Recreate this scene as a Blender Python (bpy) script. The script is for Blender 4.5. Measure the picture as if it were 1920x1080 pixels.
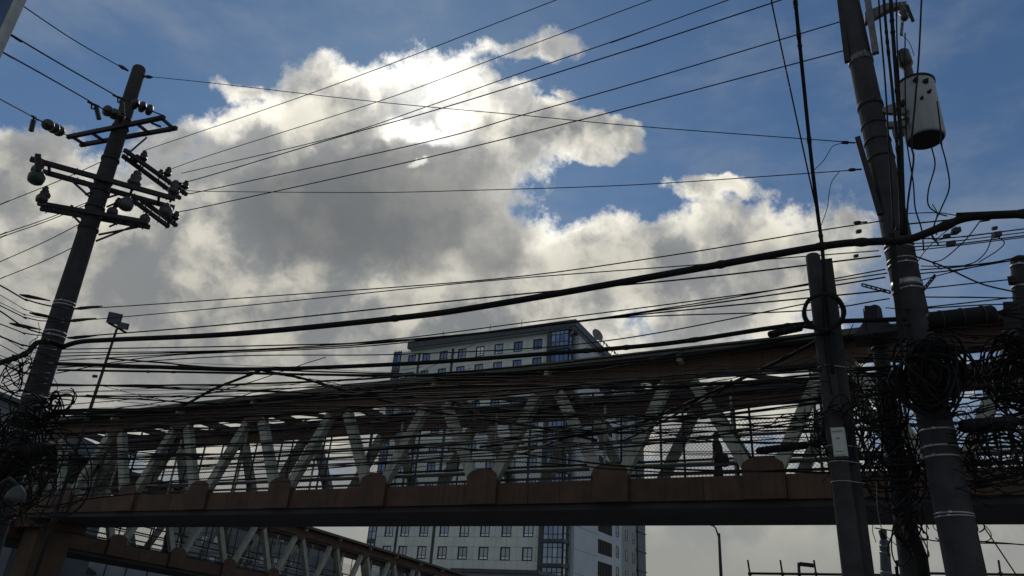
import bpy, bmesh, math, random
import numpy as np
from mathutils import Vector, Matrix
S = bpy.context.scene
for _o in list(bpy.data.objects):
    bpy.data.objects.remove(_o)
rad = math.radians
PI = math.pi

# ------------------------------------------------------------------ camera
CX, CY, FOC = 960.0, 540.0, 1328.0            # photograph is 1920 x 1080
_u = np.array([1150 - CX, -(-2180 - CY), -FOC]); _u /= np.linalg.norm(_u)
_fw = np.array([0, 0, -1.0]); _y = _fw - _u * (_fw @ _u); _y /= np.linalg.norm(_y)
_x = np.cross(_y, _u)
ROT = np.array([_x, _y, _u])                   # camera axes -> world
EYE = np.array([0, 0, 1.6])
cam_data = bpy.data.cameras.new('camera')
cam_data.sensor_width = 36; cam_data.lens = 36 * FOC / 1920
cam_data.clip_start = 0.1; cam_data.clip_end = 3000
cam = bpy.data.objects.new('camera', cam_data)
S.collection.objects.link(cam)
cam.matrix_world = Matrix.Translation(EYE) @ Matrix(ROT.tolist()).to_4x4()
S.camera = cam

def ray(px, py):
    v = ROT @ np.array([px - CX, -(py - CY), -FOC]); return v / np.linalg.norm(v)

# ------------------------------------------------------------------ light
SUN = ray(792, 214)                            # sun stands behind the big cloud
sun_el = math.asin(SUN[2]); sun_az = math.atan2(SUN[0], SUN[1])
ld = bpy.data.lights.new('sun', 'SUN'); ld.energy = 0.6; ld.angle = rad(12); ld.color = (1, .93, .82)
sun = bpy.data.objects.new('sun', ld); S.collection.objects.link(sun)
sun.rotation_euler = Vector(SUN.tolist()).to_track_quat('Z', 'Y').to_euler()

S.view_settings.view_transform = 'Standard'; S.view_settings.look = 'None'
S.view_settings.exposure = 0; S.view_settings.gamma = 1
S.view_settings.use_curve_mapping = False
try:
    S.cycles.use_denoising = True
    S.cycles.max_bounces = 6; S.cycles.diffuse_bounces = 3; S.cycles.glossy_bounces = 3
    S.cycles.sample_clamp_indirect = 4
except Exception: pass

# ------------------------------------------------------------------ sky
world = bpy.data.worlds.new('World'); S.world = world; world.use_nodes = True
wt = world.node_tree; wt.nodes.clear()

class Q:
    """a scalar or vector socket with arithmetic"""
    tree = None
    def __init__(s, k): s.k = k
    def _m(op, *a, clamp=False):
        n = Q.tree.nodes.new('ShaderNodeMath'); n.operation = op; n.use_clamp = clamp
        for i, v in enumerate(a):
            if isinstance(v, Q): Q.tree.links.new(v.k, n.inputs[i])
            else: n.inputs[i].default_value = float(v)
        return Q(n.outputs[0])
    def __add__(s, o): return Q._m('ADD', s, o)
    __radd__ = __add__
    def __sub__(s, o): return Q._m('SUBTRACT', s, o)
    def __rsub__(s, o): return Q._m('SUBTRACT', o, s)
    def __mul__(s, o): return Q._m('MULTIPLY', s, o)
    __rmul__ = __mul__
    def __truediv__(s, o): return Q._m('DIVIDE', s, o)
    def sat(s): return Q._m('ADD', s, 0.0, clamp=True)
def qmax(a, b): return Q._m('MAXIMUM', a, b)
def qmin(a, b): return Q._m('MINIMUM', a, b)
def qsmax(a, b, k): return Q._m('SMOOTH_MAX', a, b, k)
def qexp(a): return Q._m('EXPONENT', a)
def step(a, lo, hi):
    n = Q.tree.nodes.new('ShaderNodeMapRange'); n.interpolation_type = 'SMOOTHSTEP'
    Q.tree.links.new(a.k, n.inputs[0]); n.inputs[1].default_value = lo; n.inputs[2].default_value = hi
    return Q(n.outputs[0])
def vmath(op, a, b=None, scale=None):
    n = Q.tree.nodes.new('ShaderNodeVectorMath'); n.operation = op
    for i, v in enumerate((a, b)):
        if v is None: continue
        if isinstance(v, Q): Q.tree.links.new(v.k, n.inputs[i])
        else: n.inputs[i].default_value = v
    if scale is not None: n.inputs['Scale'].default_value = scale
    return Q(n.outputs['Value' if op in ('DOT_PRODUCT', 'LENGTH') else 'Vector'])
def noise(vec, scale, detail=6, rough=.55, lac=2.1, distort=0, color=False):
    n = Q.tree.nodes.new('ShaderNodeTexNoise'); Q.tree.links.new(vec.k, n.inputs['Vector'])
    n.inputs['Scale'].default_value = scale; n.inputs['Detail'].default_value = detail
    n.inputs['Roughness'].default_value = rough; n.inputs['Lacunarity'].default_value = lac
    n.inputs['Distortion'].default_value = distort
    return Q(n.outputs['Color' if color else 'Fac'])
def mixc(f, a, b, op='MIX'):
    n = Q.tree.nodes.new('ShaderNodeMix'); n.data_type = 'RGBA'; n.blend_type = op; n.clamp_factor = True
    for i, v in ((0, f), (6, a), (7, b)):
        if isinstance(v, Q): Q.tree.links.new(v.k, n.inputs[i])
        elif i == 0: n.inputs[0].default_value = v
        else: n.inputs[i].default_value = (*v, 1)
    return Q(n.outputs[2])
def scalec(c, f):
    return vmath('MULTIPLY', c, comb(f, f, f))
def comb(a, b, c):
    n = Q.tree.nodes.new('ShaderNodeCombineXYZ')
    for i, v in enumerate((a, b, c)):
        if isinstance(v, Q): Q.tree.links.new(v.k, n.inputs[i])
        else: n.inputs[i].default_value = v
    return Q(n.outputs[0])

Q.tree = wt
tc = wt.nodes.new('ShaderNodeTexCoord')
DIR = Q(tc.outputs['Generated'])
sky = wt.nodes.new('ShaderNodeTexSky'); sky.sky_type = 'NISHITA'; sky.sun_disc = False
sky.sun_elevation = sun_el; sky.sun_rotation = sun_az
sky.air_density = 1.0; sky.dust_density = 0.15; sky.ozone_density = 2.0
SKYK = 0.049                                   # strength of the clear sky

def azel(d): return math.atan2(d[0], d[1]), math.asin(d[2])
# directions bent a little by noise, so that cloud outlines come out ragged
w1 = vmath('SUBTRACT', noise(DIR, 5.0, 4, .55, color=True), (.5, .5, .5))
w2 = vmath('SUBTRACT', noise(DIR, 17.0, 5, .6, color=True), (.5, .5, .5))
D2 = vmath('ADD', vmath('ADD', DIR, vmath('SCALE', w1, scale=.11)), vmath('SCALE', w2, scale=.05))
D2 = vmath('NORMALIZE', D2)
D1 = vmath('ADD', DIR, vmath('SCALE', w2, scale=.05))
sep = wt.nodes.new('ShaderNodeSeparateXYZ'); wt.links.new(D2.k, sep.inputs[0])
az = Q._m('ARCTAN2', Q(sep.outputs[0]), Q(sep.outputs[1])); el = Q._m('ARCSINE', Q(sep.outputs[2]))

def blob(px, py, rx, ry, rot=0):
    """1 at the centre of an elliptical cloud cell, 0 at its rim, in azimuth and elevation"""
    a0, e0 = azel(ray(px, py)); c, s = math.cos(rad(rot)), math.sin(rad(rot))
    J = []
    for vx, vy in ((rx * c, rx * s), (-ry * s, ry * c)):
        a, e = azel(ray(px + vx * .3, py + vy * .3)); J.append(((a - a0) / .3, (e - e0) / .3))
    M = np.linalg.inv(np.array(J).T)
    du, dv = az - a0, el - e0
    p = du * M[0, 0] + dv * M[0, 1]; q = du * M[1, 0] + dv * M[1, 1]
    return 1.0 - Q._m('SQRT', p * p + q * q)

CLOUDS = [  # centre, radii, turn, height of the cell
    (760, 285, 260, 170, 0, 1.0), (600, 235, 130, 120, -20, .8), (890, 235, 160, 105, 18, .95),
    (1020, 240, 150, 50, 18, .85), (1120, 255, 95, 27, 22, .6),
    (640, 430, 390, 220, 0, 1.4), (450, 600, 560, 250, 0, 1.1), (850, 590, 400, 210, 0, 1.1),
    (1180, 525, 360, 100, 0, .9), (1430, 490, 210, 110, 0, .75), (1350, 362, 120, 32, 0, .38),
    (1560, 460, 85, 80, 30, .5), (1340, 600, 220, 70, 0, .45),
    (40, 305, 170, 95, 12, .7), (190, 478, 300, 135, 0, .9), (330, 240, 110, 46, 0, .3),
    (990, 92, 170, 44, -8, .24), (1040, 185, 60, 24, 0, .16), (470, 165, 110, 34, 28, .26),
    (80, 640, 300, 150, 0, .35), (700, 760, 1000, 130, 0, .7),
    (600, 960, 900, 160, 0, .25), (1500, 1000, 620, 150, 0, .5),
]
F = None
for c in CLOUDS:
    b = (blob(*c[:5]) - 1.0) * max(c[5], .5) + c[5]
    F = b if F is None else qsmax(F, b, .08)
fine = noise(DIR, 10.0, 11, .645)
lump = noise(D1, 8.0, 5, .48)
lump_s = noise(vmath('ADD', D1, [float(v) * .03 for v in SUN]), 8.0, 5, .48)
big = noise(DIR, 2.6, 5, .55)
# clouds over the rest of the sky, out of the picture
fw_world = ray(CX, CY)
away = step(vmath('DOT_PRODUCT', DIR, tuple(float(v) for v in fw_world)), .62, .80)
F = qsmax(F, (big - .56) * 2.2 - away * 1.2, .1)
core = step(qmax(blob(690, 400, 330, 150, 0), blob(930, 430, 130, 150, 0)) + (big - .5) * .6, .08, .5)
dens = F + (fine - .5) * 1.15 + (big - .5) * .25 + .06
alpha = step(dens, -.07, .17)
cosun = vmath('DOT_PRODUCT', DIR, tuple(float(v) for v in SUN))
ang = Q._m('SQRT', qmax(2.0 - 2.0 * cosun, 0.0))
glow1 = qexp(ang * ang * (-1 / .056 ** 2))
glow2 = qexp(ang * (-1 / .24))
# the cloud is thin where the sun breaks through
THIN = [(900, 180, 110, 70, 25, 1.0), (780, 258, 110, 30, 12, 1.0), (860, 250, 50, 55, 0, 1.0), (790, 318, 24, 10, -30, .8)]
thin = None
for c in THIN:
    b = qmax(blob(*c[:5]), -1.0) * c[5]
    thin = b if thin is None else qmax(thin, b)
thin = step(thin + (fine - .5) * 1.6, -.12, .5)
tau = qmax(dens, 0.0) * (1.0 - thin * .72)
trans = qexp(tau * -3.0)
relief = step(lump - lump_s + (big - .5) * .12, -.09, .15) * (1.0 - core * .8)
warm = mixc(glow1, (1.0, .95, .84), (1.0, .98, .92))
grey = scalec(mixc(relief, (.195, .21, .228), (.60, .575, .49)), (1.0 - core * .24) * (.82 + fine * .36))
lit = trans * (.15 + relief * .16 + glow2 * (.55 + relief * 1.0) + glow1 * 2.6) + relief * glow2 * .12
cloud = vmath('ADD', grey, scalec(warm, lit))
sepd = wt.nodes.new('ShaderNodeSeparateXYZ'); wt.links.new(DIR.k, sepd.inputs[0])
up = Q(sepd.outputs[2])
haze = qexp(qmax(up, 0.0) * -6.0)
blue = scalec(Q(sky.outputs[0]), SKYK)
blue = vmath('MULTIPLY', blue, (.56, .93, 1.2))
veil = step(noise(vmath('MULTIPLY', DIR, (1, 1, 2.2)), 3.2, 7, .6), .42, .72)
aure = qexp(ang * -2.6)
blue = mixc((veil * .36 + aure * .2).sat(), blue, (.33, .375, .42))
out = mixc(alpha * (step(up, .0, .2) * .65 + .35), blue, cloud)
out = mixc((haze * 1.6).sat(), out, (.315, .31, .28))
ground_dark = step(up, -.06, .0)
out = mixc(ground_dark, (.05, .05, .05), out)
bg = wt.nodes.new('ShaderNodeBackground'); wt.links.new(out.k, bg.inputs[0]); bg.inputs[1].default_value = 1.0
wo = wt.nodes.new('ShaderNodeOutputWorld'); wt.links.new(bg.outputs[0], wo.inputs[0])
try:
    world.cycles.sampling_method = 'MANUAL'; world.cycles.sample_map_resolution = 512
except Exception: pass

# ------------------------------------------------------------------ helpers
rng = random.Random(7)
V = lambda *a: np.array(a, float)
def unit(v): return v / np.linalg.norm(v)
def at(px, py, d):
    """the point seen at a pixel of the photograph, d metres away over the ground"""
    v = ray(px, py); return EYE + v * d / math.hypot(v[0], v[1])
def at_z(px, py, z):
    v = ray(px, py); return EYE + v * (z - EYE[2]) / v[2]
def on_plane(px, py, p0, n):
    v = ray(px, py); return EYE + v * ((p0 - EYE) @ n) / (v @ n)

class MB:
    def __init__(s): s.v = []; s.f = []; s.sm = []
    def add(s, vs, fs, smooth=False):
        o = len(s.v); s.v += [tuple(map(float, p)) for p in vs]
        s.f += [tuple(i + o for i in f) for f in fs]; s.sm += [smooth] * len(fs); return s
    def hexa(s, c, a, b, d):
        """box: centre and three half-axis vectors"""
        P = [c + i * a + j * b + k * d for i in (-1, 1) for j in (-1, 1) for k in (-1, 1)]
        return s.add(P, [(0, 1, 3, 2), (4, 6, 7, 5), (0, 4, 5, 1), (2, 3, 7, 6), (0, 2, 6, 4), (1, 5, 7, 3)])
    def box(s, c, x, y, z):
        return s.hexa(V(*c), V(x / 2, 0, 0), V(0, y / 2, 0), V(0, 0, z / 2))
    def beam(s, p, q, w, h, up=(0, 0, 1)):
        p, q = np.array(p, float), np.array(q, float); d = q - p; up = np.array(up, float)
        x = unit(d); a = np.cross(x, up)
        if np.linalg.norm(a) < 1e-6: a = np.cross(x, V(1, 0, 0))
        a = unit(a); b = np.cross(a, x)
        return s.hexa((p + q) / 2, d / 2, a * w / 2, b * h / 2)
    def tube(s, pts, r, n=6, caps=True, smooth=True):
        P = [np.array(p, float) for p in pts]; m = len(P)
        R = r if isinstance(r, (list, tuple)) else [r] * m
        T = [unit(P[min(i + 1, m - 1)] - P[max(i - 1, 0)]) for i in range(m)]
        a = np.cross(T[0], V(0, 0, 1))
        if np.linalg.norm(a) < .05: a = np.cross(T[0], V(1, 0, 0))
        a = unit(a); vs = []
        for i in range(m):
            a = unit(a - T[i] * (a @ T[i])); b = np.cross(T[i], a)
            for k in range(n):
                t = 2 * PI * k / n; vs.append(P[i] + (a * math.cos(t) + b * math.sin(t)) * R[i])
        fs = [(i * n + k, i * n + (k + 1) % n, (i + 1) * n + (k + 1) % n, (i + 1) * n + k) for i in range(m - 1) for k in range(n)]
        o = len(s.v)
        s.add(vs, fs, smooth)
        if caps:
            s.f += [tuple(o + k for k in range(n - 1, -1, -1)), tuple(o + (m - 1) * n + k for k in range(n))]; s.sm += [False, False]
        return s
    def lathe(s, base, axis, prof, n=10):
        """prof: (distance along axis, radius)"""
        base = np.array(base, float); axis = unit(np.array(axis, float))
        return s.tube_ring([base + axis * t for t, _ in prof], [max(r, 1e-4) for _, r in prof], axis, n)
    def tube_ring(s, C, R, axis, n):
        a = np.cross(axis, V(0, 0, 1))
        if np.linalg.norm(a) < .05: a = np.cross(axis, V(1, 0, 0))
        a = unit(a); b = np.cross(axis, a); m = len(C); o = len(s.v)
        vs = [C[i] + (a * math.cos(2 * PI * k / n) + b * math.sin(2 * PI * k / n)) * R[i] for i in range(m) for k in range(n)]
        s.add(vs, [(i * n + k, i * n + (k + 1) % n, (i + 1) * n + (k + 1) % n, (i + 1) * n + k) for i in range(m - 1) for k in range(n)], True)
        s.f += [tuple(o + k for k in range(n - 1, -1, -1)), tuple(o + (m - 1) * n + k for k in range(n))]; s.sm += [False, False]
        return s
    def prism(s, poly, vec):
        """extrude a planar polygon (3D points) by vec"""
        n = len(poly); A = [np.array(p, float) for p in poly]; B = [p + vec for p in A]
        return s.add(A + B, [tuple(range(n)), tuple(range(2 * n - 1, n - 1, -1))] + [(i, n + i, n + (i + 1) % n, (i + 1) % n) for i in range(n)])
    def mesh(s, name, mat):
        me = bpy.data.meshes.new(name); me.from_pydata(s.v, [], s.f)
        me.polygons.foreach_set('use_smooth', s.sm)
        bm = bmesh.new(); bm.from_mesh(me); bmesh.ops.recalc_face_normals(bm, faces=bm.faces); bm.to_mesh(me); bm.free()
        if mat: me.materials.append(mat)
        return me
    def build(s, name, mat, parent=None, **k):
        """parent: an object whose chain of locations is subtracted, so that vertices stay in world space"""
        o = bpy.data.objects.new(name, s.mesh(name, mat)); S.collection.objects.link(o)
        if parent is not None:
            o.parent = parent; w = V(0, 0, 0); p = parent
            while p is not None: w = w + np.array(p.location); p = p.parent
            o.location = (-w).tolist()
        for a, b in k.items(): o[a] = b
        return o
def recentre(o, c):
    """move a top-level mesh object's origin to c"""
    c = np.array(c, float); o.data.transform(Matrix.Translation((-c).tolist())); o.location = c.tolist(); return o
def empty(name, loc, label, cat, group=None):
    o = bpy.data.objects.new(name, None); S.collection.objects.link(o); o.location = [float(v) for v in loc]
    o.empty_display_size = .3
    o['label'] = label; o['category'] = cat
    if group: o['group'] = group
    return o
def tag(o, label, cat, group=None):
    o['label'] = label; o['category'] = cat
    if group: o['group'] = group
    return o
def copy_part(src, parent, loc, name=None):
    o = src.copy(); S.collection.objects.link(o); o.parent = parent; o.location = loc; return o
def smooth_path(P, n=40):
    """Catmull-Rom through points"""
    P = [np.array(p, float) for p in P]
    if len(P) == 2: return [P[0] + (P[1] - P[0]) * i / n for i in range(n + 1)]
    E = [2 * P[0] - P[1]] + P + [2 * P[-1] - P[-2]]; out = []
    m = len(P) - 1; k = max(2, n // m)
    for i in range(m):
        a, b, c, d = E[i:i + 4]
        for j in range(k):
            t = j / k
            out.append(.5 * (2 * b + (c - a) * t + (2 * a - 5 * b + 4 * c - d) * t * t + (3 * b - a - 3 * c + d) * t ** 3))
    return out + [P[-1]]

# ------------------------------------------------------------------ materials
def material(name, col, rough=.7, metal=0, var=.25, scale=6, stain=0, stain_col=(.03, .027, .024), bump=.0, spec=.4, zstreak=False, rand=0):
    m = bpy.data.materials.new(name); m.use_nodes = True; t = m.node_tree; Q.tree = t
    b = t.nodes['Principled BSDF']; b.inputs['Roughness'].default_value = rough; b.inputs['Metallic'].default_value = metal
    b.inputs['Specular IOR Level'].default_value = spec
    g = Q(t.nodes.new('ShaderNodeNewGeometry').outputs['Position'])
    n1 = noise(g, scale, 6, .6)
    c = mixc(((n1 - .5) * 3 + .5).sat(), tuple(v * (1 - var) for v in col), tuple(min(1, v * (1 + var)) for v in col))
    if rand:
        r = Q(t.nodes.new('ShaderNodeObjectInfo').outputs['Random'])
        c = scalec(c, 1 - rand + r * 2 * rand)
    if stain:
        gs = vmath('MULTIPLY', g, (5.0, 5.0, .3)) if zstreak else g
        c = mixc(step(noise(gs, 1.7, 7, .65), .47, .72) * stain, c, stain_col)
    t.links.new(c.k, b.inputs['Base Color'])
    if bump:
        bn = t.nodes.new('ShaderNodeBump'); bn.inputs['Strength'].default_value = bump; bn.inputs['Distance'].default_value = .02
        t.links.new(noise(g, scale * 5, 5, .6).k, bn.inputs['Height']); t.links.new(bn.outputs[0], b.inputs['Normal'])
    return m
M = dict(
    asphalt=material('asphalt', (.05, .05, .052), .9, scale=1.3, var=.3, bump=.3),
    paving=material('paving', (.22, .21, .2), .9, scale=2, stain=.5, bump=.2),
    paint=material('road_paint', (.7, .7, .66), .7, stain=.4),
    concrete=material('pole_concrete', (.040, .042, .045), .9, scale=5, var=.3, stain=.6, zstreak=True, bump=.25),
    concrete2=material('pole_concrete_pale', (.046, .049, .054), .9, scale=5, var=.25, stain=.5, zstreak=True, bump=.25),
    rust=material('fascia_paint', (.078, .046, .029), .75, scale=1.6, var=.25, stain=.65, stain_col=(.03, .022, .018), zstreak=True, rand=.12),
    brown=material('chord_paint', (.085, .055, .038), .75, scale=1.4, var=.25, stain=.6, stain_col=(.03, .024, .02), zstreak=True),
    soffit=material('soffit_steel', (.035, .036, .038), .8, scale=1, var=.3),
    green=material('truss_paint', (.30, .325, .27), .6, scale=2.2, var=.2, stain=.5, stain_col=(.07, .065, .05), zstreak=True, rand=.08),
    cream=material('rail_paint', (.36, .35, .27), .6, scale=2),
    roof=material('eave_sheet', (.075, .07, .06), .7, scale=2, stain=.4),
    dark_steel=material('dark_steel', (.022, .022, .026), .65, scale=6),
    galv=material('galvanised', (.17, .175, .18), .5, metal=.5, scale=10, var=.3),
    band=material('band_steel', (.40, .41, .42), .4, metal=.7, scale=10, var=.2),
    rubber=material('cable_sheath', (.014, .014, .015), .7, scale=8, var=.2, spec=.15),
    rubber2=material('cable_sheath_weathered', (.022, .021, .02), .75, scale=8, var=.3, spec=.15),
    wire=material('bare_wire', (.02, .02, .022), .65, scale=8, var=.2, spec=.2),
    porcelain=material('brown_porcelain', (.022, .018, .018), .35, scale=8, spec=.6),
    greyporc=material('grey_porcelain', (.045, .047, .05), .4, scale=8, spec=.6),
    greenpot=material('green_pot', (.02, .05, .035), .4, scale=8),
    tank=material('transformer_paint', (.36, .40, .42), .5, scale=3, var=.08, stain=.35, stain_col=(.12, .10, .08), zstreak=True),
    clad=material('facade_panel', (.62, .68, .64), .55, scale=.5, var=.07, rand=.05),
    wall_blue=material('side_wall_render', (.50, .57, .62), .8, scale=.4, var=.07, stain=.12, stain_col=(.25, .28, .3), zstreak=True),
    wall_grey=material('side_wall_grey', (.30, .35, .36), .8, scale=.4, var=.08),
    strip=material('dark_strip', (.055, .07, .085), .5, scale=1),
    frame=material('window_frame', (.012, .015, .022), .4, scale=3),
    louvre=material('louvre_void', (.018, .017, .018), .8, scale=2),
    white=material('box_plastic', (.46, .49, .45), .5, scale=5, var=.1, stain=.2, stain_col=(.2, .2, .17)),
    letter=material('dark_print', (.06, .07, .07), .6),
    lowwall=material('low_block_wall', (.16, .19, .22), .7, scale=.6, var=.15, stain=.3, zstreak=True),
    tile=material('roof_tile', (.05, .05, .055), .8, scale=3, var=.3),
    signblue=material('sign_blue', (.03, .09, .22), .5, scale=1),
    signgrey=material('sign_edge', (.40, .42, .42), .5, scale=3),
    skin=material('skin', (.22, .12, .08), .6), hair=material('hair', (.015, .012, .011), .6),
    cloth1=material('dark_shirt', (.035, .033, .04), .9), cloth2=material('dark_trousers', (.022, .024, .03), .9),
    cloth3=material('grey_shirt', (.12, .13, .16), .9), lampgrey=material('lamp_cover', (.055, .07, .07), .6), cap=material('violet_cap', (.20, .20, .42), .8),
)
def glass(name, col):
    m = bpy.data.materials.new(name); m.use_nodes = True; t = m.node_tree; Q.tree = t
    b = t.nodes['Principled BSDF']; b.inputs['Roughness'].default_value = .06; b.inputs['Metallic'].default_value = .85
    r = Q(t.nodes.new('ShaderNodeObjectInfo').outputs['Random'])
    t.links.new(scalec(comb(*col), .75 + r * .5).k, b.inputs['Base Color'])
    g = Q(t.nodes.new('ShaderNodeNewGeometry').outputs['Position'])
    bn = t.nodes.new('ShaderNodeBump'); bn.inputs['Strength'].default_value = .12; bn.inputs['Distance'].default_value = .05
    t.links.new(noise(g, .8, 3, .5).k, bn.inputs['Height']); t.links.new(bn.outputs[0], b.inputs['Normal'])
    return m
M['glass'] = glass('window_glass', (.24, .29, .37)); M['glass_low'] = glass('window_glass_curtained', (.40, .45, .52)); M['glass2'] = glass('bay_glass', (.20, .26, .36))

# ------------------------------------------------------------------ ground
def struct(o): o['kind'] = 'structure'; return o
# street frame: e1 along the footbridge (towards the right), e2 away from the camera
_d = ray(-1800, 996); e1 = -unit(V(_d[0], _d[1], 0)); e2 = V(-e1[1], e1[0], 0); UZ = V(0, 0, 1)
ORG = at(1250, 940, 20.0); ORG[2] = 0
def L(s, n, z): return ORG + e1 * s + e2 * n + UZ * z
def hit_n(px, py, n):
    p = on_plane(px, py, ORG + e2 * n, e2); return (p - ORG) @ e1, p[2]
def hit_s(px, py, s):
    p = on_plane(px, py, ORG + e1 * s, e1); return (p - ORG) @ e2, p[2]
def sheet(name, s0, s1, n0, n1, z, mat, zb=None):
    m = MB(); lo = z - .3 if zb is None else zb
    m.hexa(L((s0 + s1) / 2, (n0 + n1) / 2, (z + lo) / 2), e1 * (s1 - s0) / 2, e2 * (n1 - n0) / 2, UZ * (z - lo) / 2)
    return struct(m.build(name, mat))
sheet('ground', -1500, 1500, -1500, 1500, -.02, M['paving'], -.6)
sheet('road', -1400, 1400, 5.2, 21, .0, M['asphalt'], -.016)
sheet('pavement', -300, 300, -26, 5.0, .13, M['paving'], -.012)
sheet('kerb', -300, 300, 5.0, 5.2, .145, M['concrete2'], -.012)
sheet('pavement', -300, 300, 21.2, 27, .13, M['paving'], -.012)
sheet('kerb', -300, 300, 21, 21.2, .145, M['concrete2'], -.012)
for k in range(-12, 12):
    sheet('lane_marking', k * 9, k * 9 + 3, 13, 13.15, .006, M['paint'], .0025)

# ------------------------------------------------------------------ footbridges
def footbridge(origin, ex, ey, k0, k1, pitch, label, ramp=0.0, W=3.1, zb=5.05, mesh_pitch=.115, panels=3, s_ends=None, mesh_part=True):
    """trussed footbridge. Bottom nodes at x = k * pitch, k0..k1. The near face is y = 0, the far one y = W."""
    root = empty('footbridge', origin, label, 'footbridge')
    ex3 = unit(ex + UZ * ramp)
    def B(x, y, z): return origin + ex * x + ey * y + UZ * (z + x * ramp)
    xa, xb = s_ends if s_ends else ((k0 - .5) * pitch, (k1 + .5) * pitch)
    ZF, ZC0, ZC1 = zb + .62, zb + 3.42, zb + 3.97      # floor edge, chord under side, chord top
    def bar(name, mat, p, q, w, h, up=UZ, parent=root, **k):
        return MB().beam(B(*p), B(*q), w, h, up).build(name, mat, parent, **k)
    # floor box girder and soffit
    bar('box_girder', M['soffit'], (xa, (W / 2), zb + .1), (xb, (W / 2), zb + .1), W - .12, .56)
    bar('deck_slab', M['soffit'], (xa, (W / 2), zb + .47), (xb, (W / 2), zb + .47), W - .16, .15)
    for yi, sg in ((0, -1), (W, 1)):
        near = sg < 0
        # fascia panels and gussets
        cuts = []
        for k in range(k0, k1 + 1):
            x = k * pitch; g = .52
            poly = [(x - g, zb), (x + g, zb), (x + g, ZF + .2)] + [(x + g * math.cos(t), ZF + .2 + .24 * math.sin(t)) for t in np.linspace(.35, PI - .35, 7)] + [(x - g, ZF + .2)]
            MB().prism([B(a, yi + sg * .155, z) for a, z in poly], -ey * sg * .29).build('gusset_plate', M['rust'], root)
            cuts.append((x - g - .006, x + g + .006))
        edges = [xa] + [v for c in cuts for v in c] + [xb]
        for i in range(0, len(edges), 2):
            a, b = edges[i], edges[i + 1]
            if b - a < .3: continue
            n = panels if b - a > 2 else 1
            for j in range(n):
                p, q = a + (b - a) * j / n + .006, a + (b - a) * (j + 1) / n - .006
                dz = rng.uniform(-.006, .006)
                MB().beam(B(p, yi + sg * (.0 + dz), zb + .305), B(q, yi + sg * (.0 + dz), zb + .305), .09, .61).build('fascia_panel', M['rust'], root)
        bar('kerb_angle', M['dark_steel'], (xa, yi - sg * .12, ZF - .01), (xb, yi - sg * .12, ZF - .01), .1, .06)
        # chord, in one length per bay
        for k in range(k0 - 1, k1 + 1):
            p, q = max(xa, (k + .5) * pitch), min(xb, (k + 1.5) * pitch)
            if q - p > .2:
                bar('top_chord', M['brown'], (p + .004, yi, (ZC0 + ZC1) / 2), (q - .004, yi, (ZC0 + ZC1) / 2), .34, ZC1 - ZC0)
        bar('eave', M['roof'], (xa, yi + sg * .16, ZC1 + .07), (xb, yi + sg * .16, ZC1 + .07), .92, .05)
        bar('eave_lip', M['roof'], (xa, yi + sg * .64, ZC1 + .045), (xb, yi + sg * .64, ZC1 + .045), .035, .17)
        bar('gutter_rail', M['dark_steel'], (xa, yi - sg * .28, ZC1 - .1), (xb, yi - sg * .28, ZC1 - .1), .1, .14)
        # diagonals, node plates and stubs
        for k in range(k0 - 1, k1 + 1):
            xt = (k + .5) * pitch
            if not (xa - .5 < xt < xb + .5): continue
            poly = [(xt - .5, ZC0 + .1), (xt + .5, ZC0 + .1), (xt + .42, ZC0 - .1), (xt + .2, ZC0 - .27), (xt - .2, ZC0 - .27), (xt - .42, ZC0 - .1)]
            MB().prism([B(a, yi + sg * .185, z) for a, z in poly], -ey * sg * .37).build('node_plate', M['brown'], root)
            bar('bracket_stub', M['cream'], (xt + .12, yi + sg * .18, ZC1 - .1), (xt + .12, yi + sg * .52, ZC1 - .1), .13, .22)
            if k >= k0:
                bar('diagonal', M['green'], (k * pitch + .30, yi + sg * .0, ZF + .02), (xt - .27, yi + sg * .0, ZC0 + .06), .31, .27, ey)
            if k + 1 <= k1:
                bar('diagonal', M['green'], ((k + 1) * pitch - .30, yi + sg * .0, ZF + .02), (xt + .27, yi + sg * .0, ZC0 + .06), .31, .27, ey)
        # railings
        for z, h in ((ZF + .14, .07), (ZF + .36, .07), (ZF + 1.12, .07)):
            bar('rail', M['dark_steel'], (xa, yi - sg * .24, z), (xb, yi - sg * .24, z), .05, h)
        n = int((xb - xa) / (pitch / 2))
        for i in range(n + 1):
            x = xa + (xb - xa) * i / n
            bar('mesh_post', M['dark_steel'], (x, yi - sg * .24, ZF), (x, yi - sg * .24, ZC0 - .1), .055, .055)
    # hand rail of pale pipe, far side
    MB().tube([B(xa, W - .45, ZF + .98), B(xb, W - .45, ZF + .98)], .035, 8).build('hand_rail', M['cream'], root)
    # cross beams and sway bracing overhead, one bay each
    for k in range(k0 - 1, k1 + 1):
        xt = (k + .5) * pitch
        if not (xa - .5 < xt < xb + .5): continue
        bar('cross_beam', M['brown'], (xt, .17, ZC1 - .16), (xt, W - .17, ZC1 - .16), .2, .26)
        if k < k1:
            bar('sway_brace', M['dark_steel'], (xt + .15, .2, ZC1 - .2), (xt + pitch - .15, W - .2, ZC1 - .2), .12, .12)
        bar('lamp_post', M['cream'], (xt + pitch * .22, W - .5, ZF), (xt + pitch * .22, W - .5, ZC0 + .2), .07, .07)
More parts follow.
